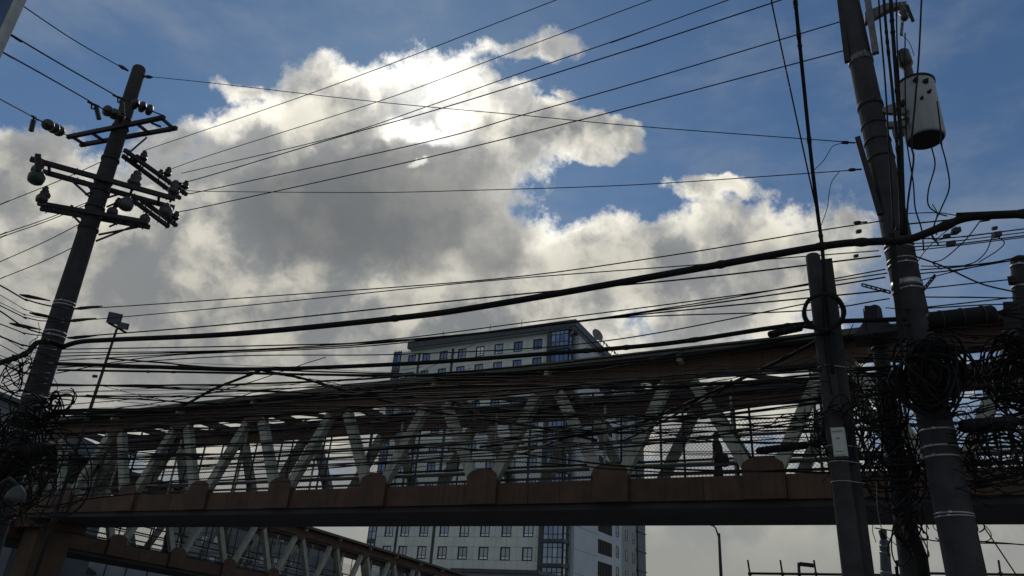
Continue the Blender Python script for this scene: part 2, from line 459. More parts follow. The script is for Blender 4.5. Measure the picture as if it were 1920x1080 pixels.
    # chain-link screen on the far side
    if mesh_part:
        m = MB(); h = 2.25; z0 = ZF + .02; step_ = mesh_pitch; n = int((xb - xa + h) / step_)
        for i in range(n):
            for sgn in (1, -1):
                x0 = xa - (h if sgn > 0 else 0) + i * step_; x1 = x0 + sgn * h
                a, b = (x0, z0), (x1, z0 + h)
                def clip(a, b):
                    (ax, az), (bx, bz) = a, b
                    ts = sorted(((xa - ax) / (bx - ax), (xb - ax) / (bx - ax)))
                    t0, t1 = max(0, ts[0]), min(1, ts[1])
                    return (t0, t1) if t1 > t0 + .01 else None
                c = clip(a, b)
                if c:
                    P = [(a[0] + (b[0] - a[0]) * t, W - .31 + .004 * sgn, a[1] + (b[1] - a[1]) * t) for t in c]
                    m.tube([B(*P[0]), B(*P[1])], (.0055), 3, caps=False, smooth=False)
        m.build('chain_link_mesh', M['dark_steel'], root, kind='stuff')
    return root, B

O1 = L(0, 0, 0); PITCH = 4.12
X0 = 2.56 - 3 * PITCH                       # a bottom node stands here
main_origin = L(2.56, 0, 0)
main_bridge, B1 = footbridge(main_origin, e1, e2, -8, 5, PITCH, 'long brown and grey truss footbridge spanning the picture behind the tangled cables', s_ends=(-31.6, 22.0))
# piers
def pier(p, w, d, h, label, mat):
    o = empty('bridge_pier', p, label, 'bridge pier')
    MB().hexa(np.array(p) + UZ * h / 2, e1 * w / 2, e2 * d / 2, UZ * h / 2).build('pier_shaft', mat, o)
    MB().hexa(np.array(p) + UZ * (h - .25) , e1 * (w / 2 + .25), e2 * (d / 2 + .4), UZ * .24).build('pier_cap', mat, o)
    return o
pier(B1(-31.9, 1.6, 0) + UZ * .13, 1.1, 1.6, 4.9, 'brown bridge pier under the left end of the long footbridge', M['brown'])
pier(B1(14.5, 2.0, 0) + UZ * .13, 1.5, 2.4, 4.9, 'brown bridge pier under the right end of the long footbridge', M['brown'])

# second footbridge, beyond the left end, going away over the cross street
f1 = V(math.sin(rad(25)), math.cos(rad(25)), 0); f2 = V(-f1[1], f1[0], 0)
_q = at(222, 1005, 44.0)
P2 = V(_q[0], _q[1], 0)
def x_on2(px, py):
    p = on_plane(px, py, P2, f2); return (p - P2) @ f1, p[2]
second_bridge, B2 = footbridge(P2, f1, f2, -1, 9, 4.05, 'second truss footbridge sloping down to the right below the long one', ramp=-.038, zb=3.9, s_ends=(-8.2, 40.0), mesh_pitch=.16)
pier(B2(38.0, 1.5, 0) * V(1, 1, 0) + UZ * .0, 1.4, 2.2, 2.3, 'grey pier under the far low end of the sloping footbridge', M['concrete2'])

# ------------------------------------------------------------------ hotel block
NF = 85.0
_c = [hit_n(x, 1037, NF)[0] for x in (724, 754, 790, 828.5, 866.7, 906, 946.9, 988.4)]
PW = (_c[-1] - _c[3]) / 4                        # window pitch
SC = hit_n(1066, 1000, NF)[0]                    # corner of the block
SL = hit_n(690, 1000, NF)[0]
ZW = hit_n(866.7, 1037, NF)[1]; ST = hit_n(866.7, 996, NF)[1] - ZW
_top = hit_n(1010, 645, NF)[1]
NFL = int(round((_top - ZW) / ST)); ST = (_top - ZW) / NFL
ZROOF = ZW + ST * NFL + ST * .62
hotel = empty('hotel_building', L((SL + SC) / 2, NF + 12, 0), 'pale grey multi storey hotel block with rows of blue windows behind the footbridge', 'building')
DEP = hit_s(1207, 1000, SC)[0] - NF
def hbox(name, mat, s0, s1, n0, n1, z0, z1, parent=hotel, **k):
    return MB().hexa(L((s0 + s1) / 2, (n0 + n1) / 2, (z0 + z1) / 2), e1 * (s1 - s0) / 2, e2 * (n1 - n0) / 2, UZ * (z1 - z0) / 2).build(name, mat, parent, **k)
hbox('core_wall', M['strip'], SL + .15, SC - 4.2, NF + .2, NF + DEP - .4, 0, ZROOF - .6)
hbox('core_wall', M['strip'], SC - 4.2, SC - .25, NF + 2.0, NF + DEP - .4, 0, ZROOF - .6)
cols = list(_c)
# windows: one frame mesh and one pane mesh, shared
WW, WH = PW * .45, ST * .57
def frame_mesh(w, h, mull):
    m = MB(); t = .16
    for x in (-w / 2 + t / 2, w / 2 - t / 2): m.hexa(e1 * x, e1 * t / 2, e2 * .09, UZ * h / 2)
    for z in (-h / 2 + t / 2, h / 2 - t / 2): m.hexa(UZ * z, e1 * (w / 2 - t), e2 * .09, UZ * t / 2)
    for x in mull: m.hexa(e1 * x, e1 * .035, e2 * .05, UZ * (h / 2 - t))
    m.hexa(UZ * (-h * .22), e1 * (w / 2 - t), e2 * .06, UZ * .04)
    return m.mesh('window', M['frame'])
FM = frame_mesh(WW, WH, (0,))
pm = MB(); pm.hexa(V(0, 0, 0), e1 * (WW / 2 - .16), e2 * .015, UZ * (WH / 2 - .16)); 
pm = MB(); z_ = -WH * .22; pm.hexa(UZ * ((WH / 2 - .16 + z_) / 2), e1 * (WW / 2 - .16), e2 * .015, UZ * ((WH / 2 - .16 - z_) / 2)); PM_ = pm.mesh('window_pane', M['glass'])
pm = MB(); pm.hexa(UZ * ((-WH / 2 + .11 + z_) / 2), e1 * (WW / 2 - .16), e2 * .015, UZ * ((z_ + WH / 2 - .16) / 2)); PL_ = pm.mesh('window_pane', M['glass_low'])

hl = np.array(hotel.location)
def put(me, name, parent, loc):
    o = bpy.data.objects.new(name, me); S.collection.objects.link(o); o.parent = parent; o.location = [float(v) for v in loc]; return o
panel_cache = {}
def panel(s0, s1, z0, z1, n=NF, th=.16, mat='clad', stuff=None):
    g = .02; key = (round(s1 - s0, 2), round(z1 - z0, 2), mat)
    if stuff is not None:
        stuff.hexa(L((s0 + s1) / 2, n + th / 2, (z0 + z1) / 2), e1 * ((s1 - s0) / 2 - g), e2 * th / 2, UZ * ((z1 - z0) / 2 - g)); return
    if key not in panel_cache:
        m = MB(); m.hexa(V(0, 0, 0), e1 * ((s1 - s0) / 2 - g), e2 * th / 2, UZ * ((z1 - z0) / 2 - g)); panel_cache[key] = m.mesh('facade_panel', M[mat])
    put(panel_cache[key], 'facade_panel', hotel, L((s0 + s1) / 2, n + th / 2, (z0 + z1) / 2) - hl)
rest = MB()
strips = [(_c[0] + _c[1]) / 2, (_c[2] + _c[3]) / 2]
SB0 = hit_n(1013, 1000, NF)[0]; SB1 = hit_n(1017, 1000, NF)[0]
bounds = [hit_n(706, 1000, NF)[0], strips[0] - .28, strips[0] + .28, strips[1] - .3, strips[1] + .3, SB0]
groups = [(bounds[0], bounds[1], cols[0:1]), (bounds[2], bounds[3], cols[1:3]), (bounds[4], bounds[5], cols[3:8])]
KLOW = -3
for k in range(KLOW, NFL + 1):
    zc = ZW + ST * k; zb_, zt = zc - WH / 2, zc + WH / 2; zn = zc + ST - WH / 2
    seen = k <= 2 or k >= NFL - 2
    if k == NFL: zn = ZROOF - .9
    for a, b, cs in groups:
        xs = [a] + [v for c in cs for v in (c - WW / 2, c + WW / 2)] + [b]
        st = None if seen else rest
        for i in range(0, len(xs), 2):                 # piers between the windows
            w = xs[i + 1] - xs[i]
            if w > 1.2 and st is None:
                for j in range(2): panel(xs[i] + w * j / 2, xs[i] + w * (j + 1) / 2, zb_, zt)
            elif w > .1: panel(xs[i], xs[i + 1], zb_, zt, stuff=st)
        n = max(1, int(round((b - a) / (PW / 2))))
        for i in range(n): panel(a + (b - a) * i / n, a + (b - a) * (i + 1) / n, zt, zn, stuff=rest if (st is not None or k < -1) else None)
        for c in cs:
            f = put(FM, 'window', hotel, L(c, NF + .1, zc) - hl); put(PM_, 'window_pane', f, e2 * .03); put(PL_, 'window_pane', f, e2 * .03)
rest.build('facade_panels', M['clad'], hotel, kind='stuff')
# glazed strip on the left corner and glazed bay on the right one
def glazing(name, s0, s1, n, ns, z0, z1, mat, rows=(.42,), side=None):
    m = MB(); t = .05
    ax = e1 if side is None else e2
    org = (lambda u, z: L(u, n, z)) if side is None else (lambda u, z: L(side, u, z))
    nx = e2 if side is None else e1
    zs = [z0] + [z0 + (z1 - z0) * r for r in rows] + [z1]
    for i in range(ns + 1):
        u = s0 + (s1 - s0) * i / ns; m.hexa(org(u, (z0 + z1) / 2), ax * t, nx * .09, UZ * (z1 - z0) / 2)
    for z in zs: m.hexa(org((s0 + s1) / 2, z), ax * ((s1 - s0) / 2 - t), nx * .08, UZ * t)
    f = m.build(name, M['frame'], hotel)
    for i in range(ns):
        for j in range(len(zs) - 1):
            a, b = s0 + (s1 - s0) * i / ns + t, s0 + (s1 - s0) * (i + 1) / ns - t
            MB().hexa(org((a + b) / 2, (zs[j] + zs[j + 1]) / 2), ax * (b - a) / 2, nx * .02, UZ * ((zs[j + 1] - zs[j]) / 2 - t)).build('glass_pane', mat, f)
BAYF = NF - .9
SBc = hit_n(1055, 1000, BAYF)[0]; SB1 = hit_n(1019, 1000, BAYF)[0]
for k in range(KLOW, NFL + 1):
    zc = ZW + ST * k; z0, z1 = zc - ST * .46, zc + ST * .44
    glazing('corner_window', SL + .1, bounds[0] - .1, 2, NF, 0, 0, M['glass2']) if False else None
    m0 = zc - ST * .40; m1 = zc + ST * .40
    glazing('corner_glazing', SL + .1, bounds[0] - .12, NF, 2, m0, m1, M['glass2'], rows=(.45,))
    hbox('corner_sill', M['strip'], SL + .05, bounds[0] - .02, NF - .15, NF + .2, m1 + .05, m1 + ST * .2 - .05)
    glazing('bay_window', SB1, SBc, BAYF, 4, z0, z1, M['glass2'], rows=(.3, .78) if k % 2 else (.36, .8))
    glazing('bay_window', BAYF + .1, NF + 1.6, 0, 2, z0, z1, M['glass'], rows=(.36, .7), side=SBc + .1)
    hbox('bay_band', M['strip'], SB1 - .15, SBc + .3, BAYF - .25, NF + 1.9, z1 + .06, z1 + ST * .1 - .06 + .3)
hbox('bay_jamb', M['strip'], SB0 + .02, SB1 - .16, BAYF + .2, NF + .4, 0, ZROOF - .9)
hbox('bay_jamb', M['strip'], SBc + .45, SC - .55, NF + 1.62, NF + 2.3, 0, ZROOF - .9)
hbox('corner_pier', M['wall_grey'], SC - .52, SC, NF + 1.2, NF + 1.9, 0, ZROOF - .9)
# right-hand side of the block
side_n = lambda x, y=1000: hit_s(x, y, SC)[0]
n_a, n_b, n_c, n_d = NF + 1.95, side_n(1164, 1010), side_n(1193, 1020), side_n(1207, 1010)
hbox('side_wall', M['wall_blue'], SC - .3, SC + .12, n_a, n_b, 0, ZROOF + .3)
hbox('side_wall', M['wall_grey'], SC - .3, SC + .05, n_b + .04, n_c, 0, ZROOF - .9)
hbox('side_strip', M['strip'], SC - .6, SC + .35, n_c + .05, n_d, 0, ZROOF - .9)
lv0, lv1 = side_n(1120, 1020), side_n(1146, 1030)
ZLV = hit_s(1120, 1024, SC)[1]
for k in range(KLOW, NFL):
    zc = ZLV + ST * k * 1.0
    # joint line, louvred opening and a window on every floor
    hbox('joint_line', M['strip'], SC + .06, SC + .135, n_a, lv0 - .1, zc + ST * .52, zc + ST * .52 + .06)
    o = hbox('louvred_opening', M['louvre'], SC + .02, SC + .16, lv0, lv1, zc - ST * .30, zc + ST * .34)
    nb = 9
    for i in range(nb):
        u = lv0 + (lv1 - lv0) * (i + .5) / nb
        MB().hexa(L(SC + .2, u, zc + ST * .02), e1 * .05, e2 * .06, UZ * ST * .31).build('louvre_blade', M['frame'], o)
    def side_window(u, z, w, h, proud):
        m = MB(); t = .09
        for du in (-w / 2, w / 2): m.hexa(L(SC + proud, u + du, z), e2 * t, e1 * .08, UZ * h / 2)
        for dz in (-h / 2, h / 2, -h * .2): m.hexa(L(SC + proud, u, z + dz), e2 * (w / 2 - t), e1 * .07, UZ * t * .7)
        m.hexa(L(SC + proud, u, z), e2 * .04, e1 * .06, UZ * (h / 2 - t))
        f = m.build('window', M['frame'], hotel)
        MB().hexa(L(SC + proud, u, z), e1 * .03, e2 * (w / 2 - t), UZ * (h / 2 - t)).build('window_pane', M['glass'], f)
    side_window(side_n(1156, 1030), zc + ST * .06, 1.25, ST * .52, .12)
    for x in (1174, 1187):
        side_window(side_n(x, 1030), zc + ST * .05, 1.15, ST * .5, .05)
    hbox('side_ledge', M['strip'], SC - .2, SC + .55, n_c - .6, n_d + .05, zc - ST * .5, zc - ST * .5 + .18)
# roof
hbox('parapet', M['clad'], SL + .1, SC - .2, NF, NF + .25, ZROOF - .88, ZROOF - .3)
s_e = hit_n(765, 640, NF - 1.2)[0]
ZE = hit_n(1080, 598, NF - 1.2)[1]
SR = hit_n(1080, 598, NF - 1.2)[0]
hbox('roof_slab', M['strip'], s_e, SR, NF - 1.2, NF + DEP, ZE - 1.3, ZE)
hbox('roof_soffit', M['wall_grey'], s_e + .3, SR - .3, NF - .9, NF + DEP - .4, ZE - 1.5, ZE - 1.31)
hbox('attic_wall', M['strip'], s_e + 2, SR - 1.0, NF + .3, NF + DEP - 1, ZROOF - .5, ZE - 1.52)
hbox('roof_deck', M['wall_grey'], SL + .1, s_e + 2, NF + .3, NF + DEP - 1, ZROOF - .55, ZROOF - .3)
for x, y in ((918, 628), (978, 612), (830, 633)):
    s_, z_ = hit_n(x, y, NF - .8)
    MB().tube([L(s_, NF - .8, ZE), L(s_, NF - .8, ZE + 1.6)], .05, 5).build('lightning_rod', M['dark_steel'], hotel)
for i in range(10):   # small rods along the parapet of the lower roof
    s_ = SL + .4 + i * .5
    MB().tube([L(s_, NF + .1, ZROOF - .3), L(s_ - .1, NF - .2, ZROOF + .15)], .05, 4).build('parapet_spike', M['dark_steel'], hotel)
# satellite dish and aerials on the side edge of the roof
p = on_plane(1119, 629, L(SC + .6, 0, 0), e1)
dish = empty('satellite_dish', p - UZ * .8, 'blue grey satellite dish on the right roof edge of the hotel block', 'satellite dish')
_ax = unit(-e2 * .55 + e1 * 1.0 + UZ * .25)
MB().lathe(p, _ax, [(0, .25), (.02, .6), (.08, .9), (.2, 1.22), (.26, 1.24), (.23, 1.18), (.13, .86), (.07, .5), (.05, .1)], 20).build('dish_bowl', M['galv'], dish)
MB().tube([p, p + _ax * 1.1], .05, 5).build('feed_horn', M['dark_steel'], dish)
MB().tube([p - UZ * 2.2 - e1 * .6, p - _ax * .1], .09, 6).build('dish_mast', M['dark_steel'], dish)
for i in range(7):
    x = 1128 + i * 5; q = on_plane(x, 640 + i * 4.6, L(SC + .5, 0, 0), e1)
    o = empty('roof_aerial', q - UZ * .8, 'small dark aerial on the right roof edge of the hotel block', 'aerial', 'aerials on the hotel roof edge')
    MB().tube([q - UZ * 1.5 - e1 * .5, q + UZ * .6], .06, 5).build('aerial_mast', M['dark_steel'], o)
    MB().beam(q - e2 * .5 + UZ * .2, q + e2 * .5 + UZ * .2, .1, .35).build('aerial_panel', M['dark_steel'], o)

# ------------------------------------------------------------------ low buildings
def block(name, label, s0, s1, n0, n1, z1, mat, cat='building', rows=4, winmat='glass', ww=1.3, wh=1.2, z0=2.0):
    o = empty(name, L((s0 + s1) / 2, (n0 + n1) / 2, 0), label, cat)
    hbox('wall', M[mat], s0, s1, n0, n1, 0, z1, o)
    hbox('roof', M['strip'], s0 - .3, s1 + .3, n0 - .3, n1 + .3, z1, z1 + .35, o)
    n = int((s1 - s0) / 2.6)
    for r in range(rows):
        z = z0 + r * (z1 - z0) / rows + .8
        hbox('floor_band', M['strip'], s0 + .05, s1 - .05, n0 - .06, n0 + .02, z + wh / 2 + .35, z + wh / 2 + .5, o)
        for i in range(n):
            u = s0 + (s1 - s0) * (i + .5) / n
            f = hbox('window', M['frame'], u - ww / 2, u + ww / 2, n0 - .05, n0 + .03, z - wh / 2, z + wh / 2, o)
            hbox('window_pane', M[winmat], u - ww / 2 + .1, u + ww / 2 - .1, n0 - .08, n0 - .04, z - wh / 2 + .1, z + wh / 2 - .1, f)
    return o
def s_at(px, n): return hit_n(px, 1040, n)[0]
block('shop_block', 'low dark grey block with floor bands seen through the sloping footbridge', s_at(300, 62), s_at(412, 62), 62, 74, hit_n(420, 985, 62)[1], 'lowwall', rows=4)
block('shop_block', 'lower slate grey block with a flat roof seen right of the sloping footbridge truss', s_at(458, 66), s_at(560, 66), 66, 76, hit_n(560, 1020, 66)[1], 'lowwall', rows=3)
# blue grey hoarding below the sloping footbridge: panels on posts
_b0, _b1 = s_at(132, 40), s_at(372, 40); _zt = hit_n(250, 1038, 40)[1]; _zb = hit_n(250, 1078, 40)[1]
hb = empty('site_hoarding', L((_b0 + _b1) / 2, 40, 0), 'blue grey panelled hoarding below the sloping footbridge', 'hoarding')
nb = 6
for i in range(nb):
    a, b = _b0 + (_b1 - _b0) * i / nb, _b0 + (_b1 - _b0) * (i + 1) / nb
    hbox('hoarding_panel', M['lowwall'], a + .03, b - .03, 40, 40.08, .05, _zt + rng.uniform(-.05, .05), hb)
    hbox('hoarding_post', M['dark_steel'], a - .06, a + .025, 39.9, 40.0, 0, _zt, hb)
hbox('hoarding_rail', M['dark_steel'], _b0, _b1, 39.82, 39.88, 1.0, 1.12, hb)
# shed with tiled roof behind the left pier
q0, q1 = s_at(56, 36), s_at(128, 36); zt = hit_n(90, 1055, 36)[1]
sh = empty('tiled_shed', L((q0 + q1) / 2, 38, 0), 'small dark shed with a tiled roof behind the left bridge pier', 'shed')
hbox('wall', M['lowwall'], q0, q1, 36, 40, 0, zt - .8, sh)
rf = MB(); rf.prism([L(q0 - .3, 35.6, zt - .85), L(q0 - .3, 38, zt + .2), L(q0 - .3, 40.4, zt - .85)], e1 * (q1 - q0 + .6)); rf.build('roof', M['tile'], sh)
# canopy block in front of the hotel
u0, u1 = hit_n(850, 1065, NF - 14)[0], hit_n(1008, 1065, NF - 14)[0]; zc0 = hit_n(950, 1068, NF - 14)[1]
cb = empty('entrance_block', L((u0 + u1) / 2, NF - 10, 0), 'flat roofed grey entrance block in front of the hotel', 'building')
hbox('wall', M['lowwall'], u0, u1, NF - 14, NF - 4, 0, zc0 - .5, cb)
hbox('roof', M['strip'], u0 - .3, u1 + .3, NF - 14.3, NF - 3.7, zc0 - .49, zc0, cb)
# dark gabled house at the left edge, behind the pole
_h = [at(x, y, 47.0) for x, y in ((-60, 705), (128, 786))]
hs = empty('gabled_house', _h[0] * V(1, 1, 0) + V(0, 4, 0), 'dark house with a sloping grey roof behind the foot of the left pole', 'house')
xl, xr = _h[0][0] - 9, _h[1][0]; y0 = _h[1][1]
zr, ze = _h[0][2], _h[1][2]
MB().prism([V(2 * _h[0][0] - xr + .6, y0, 0), V(xr - .6, y0, 0), V(xr - .6, y0, ze - .35), V(_h[0][0], y0, zr - .4), V(2 * _h[0][0] - xr + .6, y0, ze - .35)], V(0, 8, 0)).build('wall', M['lowwall'], hs)
for sg in (1, -1):
    e_ = V(_h[0][0] + sg * (xr - _h[0][0]), y0 - .6, ze); r_ = V(_h[0][0], y0 - .6, zr)
    MB().prism([r_, e_, e_ - UZ * .22, r_ - UZ * .22], V(0, 9.2, 0)).build('roof', M['strip'], hs)

# ------------------------------------------------------------------ utility poles
def proj(p):
    c = ROT.T @ (np.array(p, float) - EYE); return CX + FOC * c[0] / -c[2], CY - FOC * c[1] / -c[2]
class Pole:
    def __init__(s, name, label, top, low, d, wt, wl, mat, z0=.13, n=18, group=None, cap=.1):
        s.d = d; a, b = at(*top, d), at(*low, d); s.a = a
        s.g = b + (b - a) * ((z0 - b[2]) / (b[2] - a[2])); s.ax = unit(a - s.g); s.len = np.linalg.norm(a - s.g)
        dep = lambda p: -(ROT.T @ (p - EYE))[2]
        ra, rb = wt * dep(a) / FOC / 2, wl * dep(b) / FOC / 2
        tb = np.linalg.norm(b - s.g); s.k = (ra - rb) / (s.len - tb); s.r0 = rb - s.k * tb
        s.o = empty(name, s.g, label, 'utility pole', group)
        m = MB(); R = s.rad
        prof = [(-.12, R(0))] + [(s.len * i / 12, R(s.len * i / 12)) for i in range(13)]
        if cap: prof += [(s.len + cap * .5, R(s.len) * .85), (s.len + cap * .8, R(s.len) * .5), (s.len + cap * .85, .01)]
        m.lathe(s.g, s.ax, prof, n); m.build('pole_shaft', M[mat], s.o)
    def rad(s, t): return s.r0 + s.k * t
    def t_at(s, py):
        lo, hi = 0.0, s.len * 1.4
        for _ in range(40):
            mid = (lo + hi) / 2
            if proj(s.g + s.ax * mid)[1] > py: lo = mid
            else: hi = mid
        return (lo + hi) / 2
    def p(s, py): return s.g + s.ax * s.t_at(py)
    def band(s, py, h=.035, mat='band', name='steel_band', th=.008, buckle=True):
        if mat == 'band' and h < .05: h *= .7
        t = s.t_at(py); r = s.rad(t) + th; m = MB()
        tilt = unit(s.ax + V(rng.uniform(-.02, .02), rng.uniform(-.02, .02), 0))
        m.lathe(s.g + s.ax * t - tilt * h / 2, tilt, [(0, r - th), (.001, r), (h - .001, r), (h, r - th)], 18)
        if buckle:
            v = EYE - s.p(py); v = v - s.ax * (v @ s.ax); v = unit(unit(v) + np.cross(s.ax, unit(v)) * rng.uniform(-.8, .8))
            m.hexa(s.g + s.ax * t + v * (r + .008), v * .008, np.cross(s.ax, v) * .018, s.ax * h * .55)
        m.build(name, M[mat], s.o)
def part(m, name, mat, o, **k): return m.build(name, M[mat], o, **k)

def pin_insulator(o, p, up, s=1.0, mat='porcelain'):
    prof = [(-.10, .012), (0, .012), (.0, .045), (.03, .062), (.06, .05), (.065, .035), (.085, .05), (.105, .05), (.115, .03), (.14, .038), (.155, .03), (.16, .005)]
    m = MB().lathe(p, up, [(t * s, r * s) for t, r in prof], 10); part(m, 'pin_insulator', mat, o)
def string_insulator(o, p, q, fr=(.33, .5, .66), r=.125):
    """bell discs between p and q with a clamp at p"""
    p, q = np.array(p, float), np.array(q, float); a = unit(q - p); ln = np.linalg.norm(q - p)
    root = MB().tube([p, q], .014, 6).build('insulator_string', M['dark_steel'], o)
    for t_ in fr:
        c = p + a * ln * t_
        m = MB().lathe(c, a, [(-.03, .025), (0, .035), (.01, r * .8), (.03, r), (.07, r), (.10, r * .8), (.12, r * .4), (.13, .03)], 14)
        m.build('disc', M['porcelain'], root)
    m = MB().tube([p - a * .16, p + a * .12], [.022, .034], 8)
    m.tube([p - a * .05 - UZ * .02, p - a * .02 - UZ * .12, p + a * .05 - UZ * .1], .018, 6)
    m.build('strain_clamp', M['dark_steel'], root); return root

# --- left pole
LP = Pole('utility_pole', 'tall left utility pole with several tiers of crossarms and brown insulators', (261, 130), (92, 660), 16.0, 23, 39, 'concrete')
def arm(o, p, q, ref_d, w=.075, h=.09, name='crossarm', mat='dark_steel'):
    mid = at((p[0] + q[0]) / 2, (p[1] + q[1]) / 2, ref_d); z = mid[2]
    a, b = at_z(*p, z), at_z(*q, z); m = MB().beam(a, b, w, h)
    for t in (.06, .3, .7, .94):
        c = a + (b - a) * t; m.tube([c - UZ * .09, c + UZ * .09], .012, 5)
    part(m, name, mat, o); return a, b
A1 = arm(LP.o, (127, 257), (308, 220), 15.78)
A2 = arm(LP.o, (151, 272), (331, 240), 16.22)
A3 = arm(LP.o, (57, 298), (329, 373), 15.75, .08, .1)
A4 = arm(LP.o, (59, 316), (327, 390), 16.2, .08, .1)
A5 = arm(LP.o, (71, 381), (278, 417), 15.78)
A6 = arm(LP.o, (76, 391), (281, 426), 16.2)
A7 = arm(LP.o, (233, 281), (350, 365), 16.1, .07, .085)
A8 = arm(LP.o, (230, 292), (338, 372), 16.3, .07, .085)
A9 = arm(LP.o, (251, 377), (316, 425), 16.1, .07, .085)
A10 = arm(LP.o, (265, 375), (331, 423), 16.3, .07, .085)
lerp = lambda a, b, t: a + (b - a) * t
for (a, b), (c, d_) in ((A1, A2),):
    for t in (.04, .25, .72, .97):
        m = MB().beam(lerp(a, b, t), lerp(c, d_, t), .05, .06); part(m, 'arm_spacer', 'dark_steel', LP.o)
for (a, b), (c, d_) in ((A3, A4), (A5, A6), (A7, A8), (A9, A10)):
    for t in (.12, .88):
        m = MB().beam(lerp(a, b, t), lerp(c, d_, t), .05, .05); part(m, 'arm_spacer', 'dark_steel', LP.o)
def brace(p, q, d=15.9, w=.05): part(MB().beam(at(*p, d), at(*q, d), w, .03), 'arm_brace', 'dark_steel', LP.o)
for p, q in (((128, 333), (178, 378)), ((156, 338), (180, 365)), ((128, 395), (157, 425)), ((133, 385), (158, 415)), ((185, 440), (258, 426)),
             ((160, 365), (206, 345)), ((238, 290), (275, 258)), ((283, 230), (302, 238)), ((200, 388), (243, 370)), ((197, 372), (230, 362)),
             ((180, 452), (265, 418)), ((205, 425), (240, 410))): brace(p, q)
for py in (225, 240, 300, 340, 360, 390, 430): LP.band(py, .06, 'dark_steel', 'clamp_band', .02)
for py in (569, 575, 625, 632, 745, 812): LP.band(py, .035)
# strings of discs that hold the three incoming conductors
def put_arm(A, t): return lerp(A[0], A[1], t)
S1 = at(66, 221, 15.6); string_insulator(LP.o, S1, A1[0] + UZ * .03)
S2 = at(176, 196, 15.2); string_insulator(LP.o, S2, at(232, 222, 15.7), (.38, .6, .8))
S3 = at(226, 184, 14.9); string_insulator(LP.o, S3, A1[1] + UZ * .03, (.27, .43, .59))
# lightning arresters hanging on the conductors
for p, q, d in (((63, 225), (58, 247), 15.6), ((180, 200), (186, 225), 15.2), ((228, 188), (230, 215), 14.9)):
    a, b = at(*p, d), at(*q, d); ax = unit(b - a); ln = np.linalg.norm(b - a)
    prof = []
    for i in range(7): prof += [(ln * i / 7, .03), (ln * (i + .4) / 7, .055), (ln * (i + .8) / 7, .03)]
    part(MB().lathe(a, ax, prof, 9), 'lightning_arrester', 'porcelain', LP.o)
# pots, cut-outs and pin insulators
def pot(p, r, mat, d=15.8, name='fuse_pot'):
    c = at(*p, d); m = MB().lathe(c - UZ * r * 1.1, UZ, [(0, .02), (.01, r * .5), (r * .3, r * .88), (r * .8, r), (r * 1.3, r), (r * 1.7, r * .8), (r * 2.0, r * .45), (r * 2.1, r * .3), (r * 2.4, r * .28), (r * 2.42, .01)], 14)
    part(m, name, mat, LP.o)
for p, r, mt in (((69, 332), .155, 'greenpot'), ((79, 372), .11, 'porcelain'), ((88, 366), .07, 'porcelain'), ((237, 382), .15, 'greyporc'), ((311, 395), .14, 'greyporc'),
                 ((211, 397), .11, 'porcelain'), ((272, 410), .11, 'porcelain')): pot(p, r, mt)
for p, s in (((251, 345), 2.2), ((325, 360), 2.0), ((255, 300), 1.1), ((268, 297), 1.4), ((300, 328), 1.1), ((314, 326), 1.3), ((335, 352), 1.1), ((347, 350), 1.2), ((318, 410), 1.2), ((329, 408), 1.2), ((220, 383), 1.2), ((83, 362), 1.2), ((72, 316), 1.6)):
    pin_insulator(LP.o, at(p[0], p[1], 15.95) - UZ * .05, UZ, s * 1.1, 'greyporc' if s > 1.9 else 'porcelain')
part(MB().beam(at(71, 290, 15.7), at(71, 322, 15.7), .1, .1), 'arm_post', 'dark_steel', LP.o)
for p, q in (((241, 133), (222, 122)), ((268, 143), (286, 145))):
    a, b = at(*p, 15.9), at(*q, 15.9); part(MB().tube([a, lerp(a, b, .4), lerp(a, b, .6), b], [.02, .035, .045, .02], 6), 'guy_clamp', 'dark_steel', LP.o)

# --- right pole
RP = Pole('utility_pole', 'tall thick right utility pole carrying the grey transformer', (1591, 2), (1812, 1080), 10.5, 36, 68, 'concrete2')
# it goes on above the picture
_t1 = RP.len + 2.6
m = MB().lathe(RP.g + RP.ax * (RP.len - .01), RP.ax, [(0, RP.rad(RP.len) * .999), (1.4, RP.rad(RP.len + 1.4)), (2.6, RP.rad(RP.len + 2.6)), (2.66, RP.rad(RP.len + 2.6) * .5)], 18); part(m, 'pole_top', 'concrete2', RP.o)
for py, h in ((115, .12), (200, .09), (238, .035), (268, .035), (300, .03)): RP.band(py, h, 'galv' if h > .1 else 'dark_steel', 'clamp_band', .014)
for py, h in ((462, .03), (470, .03), (492, .03), (501, .03), (536, .09), (548, .03), (810, .035), (841, .035), (859, .035), (965, .03), (971, .025)): RP.band(py, h)
def rbar(p, q, d, w, h, name, mat='dark_steel', o=RP.o): part(MB().beam(at(*p, d), at(*q, d), w, h), name, mat, o)
rbar((1570, -40), (1589, 116), 10.4, .07, .09, 'steel_channel'); rbar((1621, -40), (1642, 100), 10.4, .08, .1, 'steel_channel', 'galv')
rbar((1608, 258), (1650, 402), 10.35, .07, .08, 'steel_angle')
rbar((1672, 440), (1690, 640), 10.1, .12, .08, 'cable_duct', 'rubber2')
